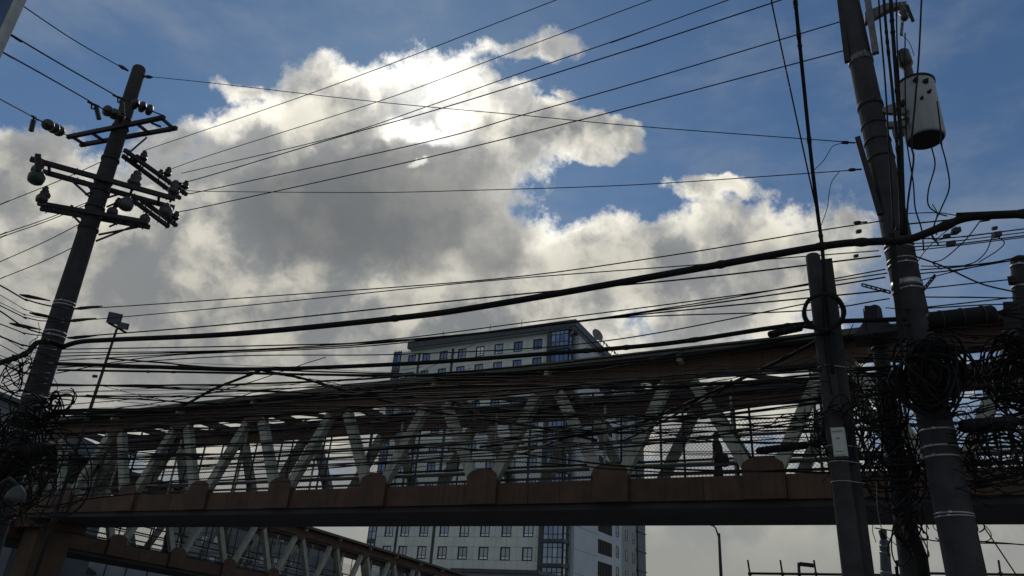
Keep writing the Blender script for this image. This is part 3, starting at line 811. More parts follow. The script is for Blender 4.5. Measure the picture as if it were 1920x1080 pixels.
# bracket with cut-out
poly = [at(1622, 42, 10.5), at(1668, 16, 10.5), at(1700, 8, 10.5), at(1700, 2, 10.5), at(1660, 6, 10.5), at(1622, 22, 10.5)]
part(MB().prism(poly, V(.04, .1, 0)), 'bracket_arm', 'galv', RP.o)
part(MB().lathe(at(1697, 38, 10.5), UZ, [(0, .03), (.05, .07), (.12, .05), (.16, .075), (.22, .05), (.27, .07), (.32, .04), (.4, .02)], 10), 'cut_out_insulator', 'greyporc', RP.o)
rbar((1700, 10), (1712, 40), 10.4, .03, .05, 'fuse_tube'); rbar((1692, 42), (1690, 66), 10.45, .04, .04, 'fuse_tube', 'galv')
for p, q in (((1655, 208), (1700, 210)), ((1660, 236), (1700, 233))): rbar(p, q, 10.45, .08, .1, 'hanger_bracket', 'galv')
for p, q in (((1632, 463 - 105 + 60), (1651, 427)),): pass
for y, sx in ((552, -1), (556, 1)):      # two slotted straps
    a = RP.p(y); s_ = at(1616, 534, 10.3) if sx < 0 else at(1753, 517, 10.3)
    e_ = at(1669, 548, 10.3) if sx < 0 else at(1730, 545, 10.3)
    m = MB()
    for dz in (-.02, .02): m.beam(s_ + UZ * dz, e_ + UZ * dz, .02, .014)
    for i in range(7):
        c = lerp(s_, e_, i / 6); m.beam(c - UZ * .02, c + UZ * .02, .02, .014, V(1, 0, 0))
    part(m, 'slotted_strap', 'dark_steel', RP.o)

# transformer
tr_c = at(1733, 220, 10.7); dep = -(ROT.T @ (tr_c - EYE))[2]; PXM = dep / FOC
tax = RP.ax
tb, tt = at(1736, 262, 10.7), at(1722, 168, 10.7); tax = unit(unit(tt - tb) + UZ * 1.5); hgt = np.linalg.norm(tt - tb) * 1.08; r = 33 * PXM
tf = empty('pole_transformer', tb, 'grey cylindrical transformer hung on the right utility pole', 'transformer')
part(MB().lathe(tb, tax, [(0, r * .93), (.02, r * .97), (.03, r), (hgt - .05, r * 1.0), (hgt, r * 1.0)], 28), 'tank', 'tank', tf)
part(MB().lathe(tb + tax * (-.012), tax, [(0, r * .9), (.011, r * .9)], 24), 'tank_bottom', 'dark_steel', tf)
part(MB().lathe(tb + tax * hgt, tax, [(0, r * 1.05), (.03, r * 1.06), (.04, r * 1.0), (.08, r * .8), (.11, r * .3), (.115, .01)], 28), 'lid', 'dark_steel', tf)
bb = tb + tax * (hgt + .06) - V(.05, 0, 0)
prof = [(0, .06)] + [(.03 + .055 * i + .02 * (j), .075 if j else .055) for i in range(6) for j in (0, 1)] + [(.37, .08), (.39, .105), (.66, .095), (.70, .06), (.71, .01)]
part(MB().lathe(bb, unit(tax + V(-.06, 0, 0)), prof, 12), 'bushing', 'porcelain', tf)
vt = unit((EYE - tb) * V(1, 1, 0)); sd = np.cross(UZ, vt)
for x, z, s in ((-.75, .62, .07), (-.72, .3, .06), (.55, .86, .045), (.1, .9, .04), (.6, .66, .03), (.22, .55, .025)):
    n_ = unit(vt * math.sqrt(max(0, 1 - x * x)) + sd * x); c = tb + tax * hgt * z + n_ * r
    part(MB().lathe(c - n_ * .01, n_, [(0, s), (.03, s), (.05, s * .6), (.08, s * .4)], 10), 'terminal_lug', 'dark_steel', tf)
for i in range(3):
    n_ = unit(vt * .9 + sd * (-.3 + .3 * i)); 
for z in (.25, .72):
    c = tb + tax * hgt * z - sd * (r + .06); part(MB().hexa(c, sd * .09, vt * .05, UZ * .06), 'mounting_lug', 'tank', tf)

# --- stubby pole beside it: concrete post with a pipe strapped along it
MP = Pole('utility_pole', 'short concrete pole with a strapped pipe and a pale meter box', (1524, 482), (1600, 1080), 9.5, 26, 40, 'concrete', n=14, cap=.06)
a, b = at(1546, 490, 9.6), at(1622, 1080, 9.6)
g = b + (b - a) * ((.13 - b[2]) / (b[2] - a[2]))
part(MB().beam(g, a, .15, .2), 'square_post', 'concrete', MP.o)
for py in (690, 838, 868, 905):
    c0 = MP.p(py); c1 = lerp(g, a, (c0[2] - g[2]) / (a[2] - g[2])); r0 = MP.rad(MP.t_at(py)) + .006; sd_ = unit(c1 - c0); vv = np.cross(UZ, sd_)
    pts = [c0 - sd_ * r0 * math.sin(t) + vv * r0 * math.cos(t) for t in np.linspace(0, PI, 9)]
    pts += [c1 - vv * .108 + sd_ * .06, c1 - vv * .1 + sd_ * .085, c1 + vv * .1 + sd_ * .085, c1 + vv * .108 + sd_ * .06]
    m = MB(); m.tube(pts + [pts[0]], .007, 4, caps=False); part(m, 'strap', 'band', MP.o)
# meter box
mbx = at(1574, 830, 9.12); vv = unit((EYE - mbx) * V(1, 1, 0) + V(-.5, 0, 0)); ss = np.cross(UZ, vv)
mb = empty('meter_box', mbx, 'pale grey plastic meter box strapped to the short concrete pole', 'meter box')
m = MB().hexa(mbx, ss * .075, vv * .05, UZ * .17); part(m, 'box_body', 'white', mb)
m = MB().hexa(mbx + vv * .055 - ss * .008, ss * .06, vv * .008, UZ * .155); part(m, 'box_door', 'white', mb)
m = MB().hexa(mbx - UZ * .185, ss * .06, vv * .04, UZ * .012); part(m, 'box_foot', 'dark_steel', mb)
# faint print on the door
def print_line(u0, u1, z, h):
    m = MB(); n = max(2, int((u1 - u0) / .013))
    for i in range(n):
        u = u0 + (u1 - u0) * (i + .5) / n
        if n == 8 and i in (3, 4): continue
        c = mbx + vv * .0645 + ss * u + UZ * z; w = .0045
        m.hexa(c - ss * w, ss * .0014, vv * .0012, UZ * h / 2)
        if i % 3 != 1: m.hexa(c + UZ * h * .4, ss * w, vv * .0012, UZ * .0014)
        if i % 2: m.hexa(c + ss * w, ss * .0014, vv * .0012, UZ * h / 2)
        if i % 3 != 2: m.hexa(c - UZ * h * .05, ss * w, vv * .0012, UZ * .0014)
    part(m, 'door_print', 'letter', mb)
print_line(-.055, .045, .118, .026); print_line(-.025, .02, .035, .022); print_line(-.05, .04, -.118, .012)

# --- slimmer pole between the two, with a lamp hood near its top
TP = Pole('utility_pole', 'slim concrete pole between the two thick right poles, wrapped in cable', (1640, 582), (1712, 1080), 11.5, 24, 44, 'concrete2', n=14)
part(MB().beam(at(1634, 604, 11.2), at(1634, 578, 11.2), .2, .18), 'terminal_box', 'dark_steel', TP.o)
c = at(1645, 636, 11.1)
hd = MB()
vv = unit((EYE - c) * V(1, 1, 0)); ss = np.cross(UZ, vv)
lo, hi = [], []
for sx, sy in ((-1, -1), (1, -1), (1, 1), (-1, 1)):
    lo.append(c + ss * .3 * sx + vv * .25 * sy); hi.append(c + UZ * .27 + ss * .13 * sx + vv * .12 * sy)
hd.add(lo + hi, [(0, 1, 2, 3), (4, 5, 6, 7), (0, 1, 5, 4), (1, 2, 6, 5), (2, 3, 7, 6), (3, 0, 4, 7)])
part(hd, 'lamp_hood', 'dark_steel', TP.o)
for py in (655, 700, 760, 960): TP.band(py, .04, 'dark_steel', 'clamp_band', .02)
part(MB().tube([at(1697, 985, 11.2), at(1712, 1010, 11.2), at(1727, 1045, 11.2), at(1735, 1090, 11.2)], [.06, .09, .08, .07], 8), 'cable_duct', 'rubber2', TP.o)
# --- pole on the right edge
EP = Pole('utility_pole', 'banded concrete pole cut by the right edge of the picture', (1912, 490), (1932, 700), 12.0, 30, 40, 'concrete', n=14)
for py in (500, 540): EP.band(py)
part(MB().beam(at(1890, 527, 11.8), at(1905, 525, 11.8), .12, .1), 'steel_bracket', 'dark_steel', EP.o)
part(MB().beam(at(1897, 570, 11.8), at(1900, 620, 11.8), .2, .2), 'terminal_box', 'dark_steel', EP.o)
# --- small banded pole far behind
FP = Pole('utility_pole', 'small blue grey pole with white bands low behind the short concrete pole', (1658, 1016), (1662, 1080), 24.0, 17, 20, 'lowwall', n=14)
for py in (1025, 1037, 1074): FP.band(py, .06, buckle=False)
part(MB().lathe(FP.a, UZ, [(0, .08), (.15, .1), (.3, .12), (.36, .05)], 8), 'insulator', 'porcelain', FP.o)

# ------------------------------------------------------------------ lamps, sign, frames
fl = empty('floodlight_mast', at(165, 770, 26) * V(1, 1, 0), 'thin dark mast with two floodlights behind the left utility pole', 'floodlight')
a, b = at(219, 617, 26.0), at(168, 770, 26.0); g = b + (b - a) * ((0 - b[2]) / (b[2] - a[2])); fl.location = g.tolist()
part(MB().tube([g, b, a], [.07, .055, .04], 8), 'mast', 'dark_steel', fl)
part(MB().beam(at(203, 605, 26), at(237, 624, 26), .06, .06), 'mast_arm', 'dark_steel', fl)
def flood(p, w, h):
    c = at(*p, 25.9); v = unit(V(.35, -.75, -.45)); s_ = unit(np.cross(v, UZ)); u_ = np.cross(s_, v)
    o = part(MB().hexa(c, s_ * w / 2, v * .09, u_ * h / 2), 'floodlight_head', 'dark_steel', fl)
    MB().hexa(c + v * .095, s_ * w * .42, v * .005, u_ * h * .42).build('lamp_lens', M['glass'], o)
flood((215, 597), .42, .36); flood((231, 611), .34, .2)
for p in ((165, 742), (177, 705)): part(MB().tube([at(p[0] - 4, p[1], 26), at(p[0] + 6, p[1] + 1, 26)], .05, 6), 'cable_clip', 'dark_steel', fl)
# street lamp on the left
sl = empty('street_lamp', V(0, 0, 0), 'pale dome street lamp head at the left edge by the long footbridge', 'street lamp')
c = at(27, 938, 13.0); sl.location = (c * V(1, 1, 0) + V(-.55, .2, .13)).tolist()
part(MB().lathe(c, UZ, [(0, .135), (.02, .14), (.1, .125), (.17, .08), (.21, .03), (.22, .01)], 16), 'lamp_head', 'lampgrey', sl)
part(MB().tube([c + UZ * .2, c + V(-.25, .1, .32), c + V(-.55, .2, .1), c * V(1, 1, 0) + V(-.55, .2, .13)], [.025, .03, .045, .07], 8), 'lamp_post', 'dark_steel', sl)
# street lamps in the distance
def lamp(label, top, foot, d, arm_q, r=.09):
    a, b = at(*top, d), at(*foot, d); g = b + (b - a) * ((0 - b[2]) / (b[2] - a[2]))
    o = empty('street_lamp', g, label, 'street lamp')
    part(MB().tube([g, b, a], [r * 1.2, r, r * .8], 8), 'lamp_post', 'dark_steel', o)
    q = at(*arm_q, d); part(MB().tube([a - UZ * .3, lerp(a, q, .5) + UZ * .05, q], [r * .6, r * .5, r * .5], 6), 'lamp_arm', 'dark_steel', o)
    u_ = unit((q - a) * V(1, 1, .2)); part(MB().beam(q - u_ * .1, q + u_ * .5, .3, .14), 'lamp_head', 'dark_steel', o); return o
lamp('tall street lamp post below the long footbridge right of the hotel', (1348, 1000), (1352, 1080), 46, (1336, 984), .1)
lamp('short street lamp between the pipes of the distant frame', (1497, 1055), (1499, 1080), 34, (1504, 1058), .07)
lamp('small lamp post with a dark head beside the small banded pole', (1680, 1062), (1683, 1080), 24, (1686, 1056), .05)
# pipe frame at the bottom right
def frame(px0, px1, xs, d0, d1, label):
    g = at((px0 + px1) / 2, 1075, (d0 + d1) / 2) * V(1, 1, 0); o = empty('pipe_frame', g, label, 'pipe frame')
    pos = lambda x, y: at(x, y, d0 + (d1 - d0) * (x - px0) / (px1 - px0))
    part(MB().tube([pos(px0, 1075), pos(px1, 1079)], .045, 8), 'top_rail', 'dark_steel', o)
    for x in xs:
        a = pos(x, 1050); b = pos(x + 4, 1076); g_ = b * V(1, 1, 0)
        part(MB().tube([g_, b, a], .035, 6), 'upright', 'dark_steel', o)
        part(MB().tube([b - UZ * .05, b + UZ * .05], .075, 8), 'clamp', 'dark_steel', o)
frame(1403, 1720, (1402, 1463, 1526, 1592, 1660), 30, 31, 'dark pipe frame with uprights standing above its rail at the bottom right')
frame(1740, 1990, (1872, 1950), 30, 32, 'dark pipe frame whose upright stands right of the thick pole at the bottom')
# sign panel, top left corner
sc_ = at(8, 20, 11.0); pn = empty('sign_panel', at(-40, 40, 11.0) * V(1, 1, 0), 'dark blue panel with pale grey edge in the top left corner', 'sign')
p0, p1 = at(36, -6, 11.0), at(2, 68, 11.0); dn = unit(p1 - p0); p0 = p0 - dn * 1.2; p1 = p1 + dn * .35
lf = unit(V(-1, .15, 0)); th = V(.05, .3, 0) * .4
part(MB().prism([p0, p1, p1 + lf * .075, p0 + lf * .075], th), 'sign_edge', 'signgrey', pn)
part(MB().prism([p0 + lf * .076, p1 + lf * .076, p1 + lf * 1.6, p0 + lf * 1.6], th * .9), 'sign_face', 'signblue', pn)
gp = (p0 + p1) / 2 + lf * .9 + V(0, .2, 0)
part(MB().tube([gp * V(1, 1, 0), gp], [.12, .1], 10), 'sign_post', 'dark_steel', pn)

# ------------------------------------------------------------------ cables
def run_out(P, q0, q1, l=14.0):
    """a cable that leaves the picture goes on well beyond it"""
    out_ = lambda q: q[0] < -20 or q[0] > 1930 or q[1] < -20
    if out_(q0): P = [P[0] + unit(P[0] - P[1]) * l] + P
    if out_(q1): P = P + [P[-1] + unit(P[-1] - P[-2]) * l]
    return P
def wire(pts, d0, d1, r, label=None, group=None, mat='rubber', name='cable', n=44, cat='cable', sides=5, seg=None, jit=0):
    """pts: pixels of the photograph the cable runs through. It hangs in the vertical plane through its two ends."""
    a, b = at(*pts[0], d0), at(*pts[-1], d1)
    h = (b - a) * V(1, 1, 0); nn = unit(V(-h[1], h[0], 0)) if np.linalg.norm(h) > .01 else unit(EYE - a)
    P = [a] + [on_plane(*q, a, nn) for q in pts[1:-1]] + [b]
    P = run_out(P, pts[0], pts[-1])
    return wire3(P, r, label, group, mat, name, n, cat, sides, jit)
def wire3(P, r, label, group, mat, name='cable', n=44, cat='cable', sides=5, jit=0):
    Q_ = smooth_path(P, n)
    if jit: Q_ = [Q_[0]] + [p + V(rng.gauss(0, jit), rng.gauss(0, jit), rng.gauss(0, jit)) for p in Q_[1:-1]] + [Q_[-1]]
    o = MB().tube(Q_, r, sides).build(name, M[mat]); recentre(o, (P[0] + P[-1]) / 2)
    if r > .02: ties(o, Q_, r, [rng.uniform(.05, .95) for _ in range(7)])
    return tag(o, label, cat, group)
def ties(o, pts, r, ts):
    for t in ts:
        i = int(t * (len(pts) - 2)); a, b = pts[i], pts[i + 1]; u_ = unit(b - a); L_ = rng.uniform(.03, .08)
        MB().tube([a - u_ * L_, a, a + u_ * L_], [r * 1.05, r * 1.25, r * 1.05], 8).build('cable_tie', M['rubber2'], o)
def free(pts, r, label, group=None, mat='rubber', n=30, name='cable', cat='cable', jit=0):
    """pts: (px, py, distance)"""
    return wire3(run_out([at(*p) for p in pts], pts[0], pts[-1], 4.0), r, label, group, mat, name, n, cat, 5, jit)

# conductors that come in from the left to the top of the left pole
wire([(-60, -62), (30, 2), (140, 76), (240, 133)], 12, 15.9, .012, 'thin wire from the top left corner to the very top of the left utility pole', mat='wire')
wire([(-60, 12), (0, 52), (110, 118), (222, 182)], 12, 14.9, .015, 'wire coming from the left edge to the disc insulators beside the left pole top', mat='wire')
wire([(-60, 60), (0, 95), (90, 145), (172, 192)], 12, 15.2, .015, 'second wire from the left edge, ending at the middle string of disc insulators', mat='wire')
wire([(-60, 155), (0, 186), (58, 217)], 13, 15.6, .014, 'lowest incoming wire ending at the leftmost string of disc insulators', mat='wire')
# conductors from the left pole to the upper right
def over(pts, r, label): 
    P = [at(*pts[0], 15.9)]; z0 = P[0][2]; e = at_z(*pts[-1], z0 + .3)
    h = (e - P[0]) * V(1, 1, 0); nn = unit(V(-h[1], h[0], 0))
    Pm = [on_plane(*q, P[0], nn) for q in pts[1:-1]]
    ext = e + unit(e - (Pm[-1] if Pm else P[0])) * 22
    wire3(P + Pm + [e, ext], r, label, None, 'wire')
over([(268, 283), (480, 211), (700, 132), (1040, 1)], .008, 'topmost long thin wire rising from the left pole across the bright cloud')
over([(312, 320), (400, 289), (707, 191), (924, 111), (1215, 2)], .008, 'second long thin wire rising from the left pole across the bright cloud')
over([(340, 325), (400, 311), (631, 256), (800, 200), (956, 144), (1200, 60), (1362, 1)], .009, 'third long wire rising from the left pole, crossing the fourth near the sun')
over([(335, 345), (400, 327), (631, 258), (831, 202), (1200, 87), (1455, 3)], .011, 'fourth long wire rising from the left pole, crossing the third near the sun')
wire([(350, 364), (400, 354), (800, 266), (978, 216), (1200, 153), (1578, 40)], 15.9, 10.4, .011, 'long wire from the left pole to the upper clamp of the thick right pole')
wire([(332, 398), (400, 384), (764, 304), (1076, 228), (1200, 196), (1586, 94)], 15.9, 10.4, .011, 'long wire from the left pole to the lower clamp of the thick right pole')
wire([(284, 144), (400, 156), (707, 191), (978, 216), (1200, 237), (1610, 268)], 15.9, 10.4, .008, 'thin nearly straight wire from the left pole top to the right pole', mat='wire')
wire([(345, 357), (400, 359), (684, 361), (880, 357), (1200, 346), (1615, 318)], 15.9, 10.4, .008, 'thin sagging wire across the middle of the cloud, between both tall poles', mat='wire')
for i, (x, y) in enumerate(((1577, 267), (1590, 319), (1600, 418))):
    c0, c1 = at(x, y, 10.45), at(x + 26, y + (1 if i == 0 else -2), 10.42)
    o = MB().tube([c0, lerp(c0, c1, .15), lerp(c0, c1, .5), lerp(c0, c1, .55), c1], [.01, .028, .028, .012, .012], 7).build('dead_end_grip', M['dark_steel']); recentre(o, (c0 + c1) / 2)
    tag(o, ('dark end grip on the topmost wire at the right pole', 'dark end grip on the second wire at the right pole', 'dark end grip on the telecom wire left of the right pole')[i], 'wire grip', 'wire grips on the right pole')
free([(1586, 268, 10.4), (1562, 274, 10.3), (1545, 300, 10.3), (1525, 320, 10.3)], .006, 'thin slack loop hanging from the topmost wire grip beside the right pole')
free([(1575, 320, 10.4), (1558, 345, 10.3), (1551, 390, 10.3), (1540, 422, 10.3)], .006, 'thin slack loop hanging from the second wire grip beside the right pole')
# wires leaving the left pole to the left
for i, (p, q) in enumerate((((240, 280), (0, 384)), ((190, 368), (0, 441)), ((190, 372), (0, 446)), ((178, 405), (0, 491)), ((172, 447), (0, 523)))):
    m_ = ((p[0] + q[0]) / 2, (p[1] + q[1]) / 2 + 3); e_ = (q[0] - 80, q[1] + 36)
    wire([p, m_, q, e_], 16.2, 19.5, .010, ('highest', 'second', 'third', 'fourth', 'lowest')[i] + ' of the thin wires running from the left pole crossarms down to the left edge', 'wires leaving the left pole towards the left', 'wire')
# telecom lines, left pole to right pole
NAMED = [
    ([(134, 573), (165, 578), (480, 557), (930, 523), (1250, 480), (1520, 435), (1642, 416), (1657, 413)], .010, 'upper thin telecom wire ending at the grip left of the right pole'),
    ([(124, 598), (150, 601), (480, 571), (900, 528), (1300, 497), (1648, 470)], .009, 'thin telecom wire crossing the upper one in mid span'),
    ([(125, 633), (440, 607), (920, 557), (1300, 522), (1652, 480)], .013, 'telecom wire running just above the thickest cable'),
    ([(110, 662), (480, 655), (920, 622), (1300, 570), (1660, 505)], .010, 'telecom wire just below the thickest cable'),
    ([(112, 668), (620, 650), (1000, 612), (1400, 560), (1660, 520)], .012, 'telecom wire sagging under the thickest cable above the hotel roof'),
    ([(112, 676), (640, 645), (1000, 603), (1400, 551), (1664, 512)], .010, 'thin wire touching the hotel roof line on its way to the right pole'),
    ([(110, 655), (500, 648), (800, 636), (1200, 590), (1660, 545)], .012, 'wire passing over the left corner of the hotel roof'),
    ([(105, 690), (430, 668), (760, 664), (1130, 640), (1560, 560)], .010, 'nearly level wire over the top row of hotel windows'),
    ([(105, 700), (300, 668), (700, 648), (1100, 600), (1500, 583), (1668, 560)], .010, 'wire meeting the stubby pole at the coil'),
]
for pts, r, lab in NAMED: wire(pts, 15.4, 10.2, r, lab)
T1 = [(-60, 690), (0, 672), (60, 652), (95, 640)]
wire([(118, 650), (150, 641), (210, 637), (440, 626), (740, 597), (920, 572), (1300, 505), (1540, 462), (1640, 453), (1700, 450), (1770, 424), (1820, 407), (1920, 401), (2040, 396)], 15.4, 8.6, .047, 'thickest black cable sweeping across the sky from the left pole to the right edge', mat='rubber', n=90, sides=8)
free([(120, 652, 15.5), (100, 642, 15.3), (70, 643, 15.1), (50, 662, 14.8), (20, 674, 14.5), (-60, 700, 14)], .05, 'thick black cable bending round the left pole towards the left edge', n=40)
wire([(108, 682), (300, 688), (490, 692), (760, 682), (1000, 665), (1250, 644), (1500, 608), (1700, 598)], 15.4, 10.2, .036, 'second thick cable passing in front of the hotel below its roof', n=70, sides=8)
wire([(108, 694), (300, 697), (700, 704), (920, 700), (1250, 672), (1545, 625)], 15.4, 9.6, .022, 'medium thick cable just above the roof edge of the long footbridge', n=60)
wire([(100, 770), (200, 768), (310, 767), (350, 757), (400, 730), (455, 708), (492, 693)], 15.3, 13.6, .026, 'thick cable rising from the footbridge roof to the second thick cable')
wire([(492, 695), (560, 708), (640, 730), (740, 756), (830, 775), (1000, 800), (1120, 826)], 13.6, 11.2, .024, 'thick cable dropping from the second thick cable across the truss')
wire([(900, 838), (1060, 820), (1180, 800), (1330, 738), (1470, 672), (1560, 625)], 12.0, 9.7, .026, 'thick bundle rising across the truss to the stubby pole')
wire([(980, 850), (1080, 818), (1150, 832), (1300, 760), (1430, 690)], 11.8, 10.1, .016, 'twisted cable crossing the truss left of the walking person')
wire([(200, 672), (300, 680), (420, 690), (700, 700), (900, 702)], 15, 12.3, .016, 'short thick cable lying beside the second thick cable')
# cables that drop in front of the sky at right
free([(1441, -40, 7.5), (1448, 10, 7.7), (1478, 150, 8.3), (1506, 280, 8.8), (1532, 400, 9.2), (1541, 460, 9.3), (1546, 640, 9.35), (1560, 740, 9.35)], .011, 'left one of two steep cables dropping to the stubby pole', n=60)
free([(1488, -40, 7.5), (1492, 10, 7.7), (1506, 150, 8.3), (1519, 280, 8.8), (1533, 400, 9.2), (1541, 460, 9.3), (1549, 560, 9.35), (1562, 700, 9.35)], .026, 'right thicker one of two steep cables dropping to the stubby pole', n=60)
for i, (pts, r) in enumerate((
    ([(1655, -30), (1662, 60), (1674, 180), (1684, 300), (1690, 440)], .022), ([(1668, -30), (1674, 60), (1682, 170), (1690, 280), (1692, 440)], .03),
    ([(1646, -30), (1650, 40), (1660, 160), (1668, 300), (1676, 430)], .014), ([(1680, -30), (1682, 80), (1688, 200), (1694, 330), (1698, 450)], .012),
    ([(1697, 62), (1697, 150), (1700, 260), (1712, 340), (1716, 390), (1728, 430), (1732, 470)], .010), ([(1729, -30), (1723, 100), (1715, 200), (1709, 270), (1713, 300), (1702, 380), (1700, 440)], .014),
    ([(1690, 64), (1705, 80), (1714, 104)], .005),
    ([(1747, 277), (1753, 310), (1741, 355), (1741, 385), (1760, 400), (1776, 405)], .010), ([(1763, 265), (1774, 305), (1780, 350), (1765, 390), (1752, 420), (1756, 440)], .010),
    ([(1757, 190), (1762, 230), (1766, 275)], .010))):
    free([(x, y, 9.9) for x, y in pts], r, ('cable running down just right of the thick pole, outer left one of the steep bunch', 'thickest cable of the steep bunch between the right pole and the transformer', 'thin cable lying against the right face of the thick pole near its top',
        'thin cable of the steep bunch nearest the transformer tank', 'lead hanging from the cut-out past the transformer tank', 'wavy cable passing in front of the transformer tank', 'tiny lead from the fuse tube to the transformer bushing',
        'left looped lead hanging below the transformer', 'right looped lead hanging below the transformer', 'short lead on the right flank of the transformer')[i], 'cables down the right pole')
# right of the thick pole, towards the right edge
RW = [((1704, 400), (1760, 399), (1810, 405), (1920, 405)), ((1704, 420), (1800, 410), (1930, 392)), ((1708, 448), (1780, 446), (1860, 437), (1960, 424)), ((1708, 457), (1800, 451), (1960, 431)), ((1709, 463), (1800, 457), (1960, 437)),
      ((1711, 470), (1800, 460), (1960, 440)), ((1727, 499), (1790, 499), (1860, 492), (1960, 476)), ((1726, 506), (1800, 500), (1960, 482)), ((1726, 513), (1800, 505), (1960, 478)), ((1726, 526), (1790, 509), (1960, 470)), ((1734, 541), (1800, 534), (1905, 523)),
      ((1738, 576), (1830, 566), (1900, 558)), ((1740, 578), (1840, 572), (1905, 570)), ((1715, 480), (1770, 500), (1840, 532), (1905, 548)), ((1736, 557), (1850, 558), (1960, 560))]
for i, pts in enumerate(RW):
    wire(list(pts), 10.3, 11.5, rng.choice((.008, .010, .012)), None or 'thin cable running from the thick right pole to the right edge of the sky', 'thin cables right of the thick pole')
for i, (pts, r) in enumerate(((((1785, 425), (1760, 445), (1735, 470), (1720, 492)), .006), (((1838, 414), (1810, 450), (1770, 485), (1749, 492), (1765, 505)), .008), (((1862, 438), (1850, 470), (1830, 490), (1810, 497)), .007), (((1868, 442), (1883, 455), (1870, 470), (1835, 492)), .007),
                            (((1792, 425), (1782, 440), (1760, 450), (1740, 446)), .008), (((1755, 430), (1748, 440), (1760, 458)), .008), (((1748, 383), (1757, 400), (1752, 420), (1746, 440), (1760, 460)), .007))):
    free([(x, y, 10.2) for x, y in pts], r, 'thin slack jumper loop hanging from the thickest cable right of the pole', 'jumper loops below the thickest cable')
for i, (x, y, w) in enumerate(((1793, 432, .05), (1790, 436, .04), (1848, 408, .06), (1869, 440, .05), (1865, 428, .03), (1783, 457, .05), (1775, 443, .04), (1682, 428, .03), (1610, 434, .035), (1605, 480, .03))):
    c = at(x, y, 10.15); o = MB().hexa(c, unit(V(1, -.1, .2)) * w, V(0, w * .6, 0), UZ * w * .7).build('cable_clamp', M['dark_steel']); recentre(o, c)
    tag(o, 'small dark clamp on the cables beside the right pole', 'cable clamp', 'small clamps on the cables beside the right pole')
# splice closures
def closure(p, q, d0, d1, r, label):
    a, b = at(*p, d0), at(*q, d1); o = empty('splice_closure', (a + b) / 2, label, 'splice closure')
    part(MB().tube([a, lerp(a, b, .03), lerp(a, b, .06), lerp(a, b, .94), lerp(a, b, .97), b], [r * .5, r * .85, r, r, r * .85, r * .5], 14), 'closure_body', 'rubber', o)
    for t in (.2, .5, .8): part(MB().tube([lerp(a, b, t - .012), lerp(a, b, t + .012)], r * 1.08, 14), 'closure_strap', 'dark_steel', o)
    ax = unit(b - a)
    for i in range(4):
        s_ = V(0, 0, .04 * (i - 1.5)); part(MB().tube([b, b + ax * .15 + s_, b + ax * .4 + s_ * 2.5], [.014, .014, .012], 5), 'cable_tail', 'rubber', o)
closure((1738, 602), (1868, 588), 9.9, 10.2, .115, 'large black splice closure hanging right of the thick pole')
closure((1418, 846), (1516, 834), 10.0, 9.8, .05, 'slim black splice closure left of the stubby pole, in front of the truss')
closure((1800, 800), (1905, 792), 10.3, 10.6, .085, 'black splice closure low at the right, above a tangle of loops')
closure((1440, 628), (1505, 614), 9.9, 9.8, .05, 'slim black splice closure high left of the stubby pole')
closure((100, 838), (30, 850), 15.0, 14.6, .12, 'dark splice closure in the tangle at the foot of the left pole')

# coils of spare cable
def coil(px, py, d, rx, ry, loops, wr, label, spread=.12, thick=.08, mess=0, mat='rubber'):
    c = at(px, py, d); v = unit(EYE - c); s_ = unit(np.cross(UZ, v)); u_ = np.cross(v, s_)
    k = -(ROT.T @ (c - EYE))[2] / FOC; m = MB()
    for i in range(loops):
        f = 1 + rng.uniform(-spread, spread); g = 1 + rng.uniform(-spread, spread)
        tl = rng.gauss(0, .15 + mess); tk = rng.gauss(0, .15 + mess); ro = rng.gauss(0, 1.5 * mess)
        off = v * rng.uniform(-thick, thick) + s_ * rng.gauss(0, .012 + mess * rx * k) - u_ * abs(rng.gauss(0, .02 + mess * ry * k))
        if mess and rng.random() < .6: f *= rng.uniform(.35, .8)
        ph = rng.uniform(0, 6); pts = []; span = 1.0 if not mess else rng.uniform(.55, 1.0); a3, a5 = rng.uniform(-1, 1) * mess * .5, rng.uniform(-1, 1) * mess * .35
        for j in range(29):
            t = ph + 2 * PI * j / 28 * span; w = 1 + .02 * math.sin(3 * t + ph) + a3 * math.sin(2 * t) + a5 * math.cos(3 * t + ph)
            x, y = rx * k * f * w * math.cos(t), ry * k * g * w * math.sin(t) - mess * .25 * ry * k * math.cos(t) ** 2
            x, y = x * math.cos(ro) - y * math.sin(ro), x * math.sin(ro) + y * math.cos(ro)
            pts.append(c + off + s_ * x + u_ * y + v * rx * k * (tl * math.sin(t) + tk * math.cos(t)))
        m.tube(pts, wr * rng.uniform(.7, 1.2), 5, caps=True)
    o = m.build('cable_coil', M[mat]); recentre(o, c); tag(o, label, 'cable coil')
coil(1545, 583, 9.2, 34, 34, 9, .016, 'neat round coil of black cable hung on the stubby pole', .05, .05)
coil(1745, 690, 9.95, 44, 50, 46, .017, 'largest dark coil of cable strapped to the thick right pole', .42, .14, .2)
coil(1912, 690, 11.2, 44, 56, 34, .016, 'large coil of cable at the right edge', .4, .12, .22)
coil(1856, 822, 10.6, 52, 46, 16, .011, 'loose coil below the low splice closure at the right', .35, .15, .3)
coil(1870, 850, 10.6, 66, 40, 12, .009, 'wide ragged coil of thin cable at the lower right edge', .4, .15, .3)
coil(1575, 800, 9.5, 34, 52, 14, .010, 'upright oval coil left of the meter box', .3, .1, .3)
coil(1640, 810, 11.0, 42, 60, 18, .010, 'tangled coil between the stubby and slim poles', .4, .2, .3)
coil(1672, 865, 11.2, 46, 56, 18, .010, 'tangled coil low on the slim pole', .4, .2, .3)
coil(1640, 730, 11.0, 44, 52, 16, .011, 'dark coil on the slim pole below its lamp hood', .4, .2, .3)
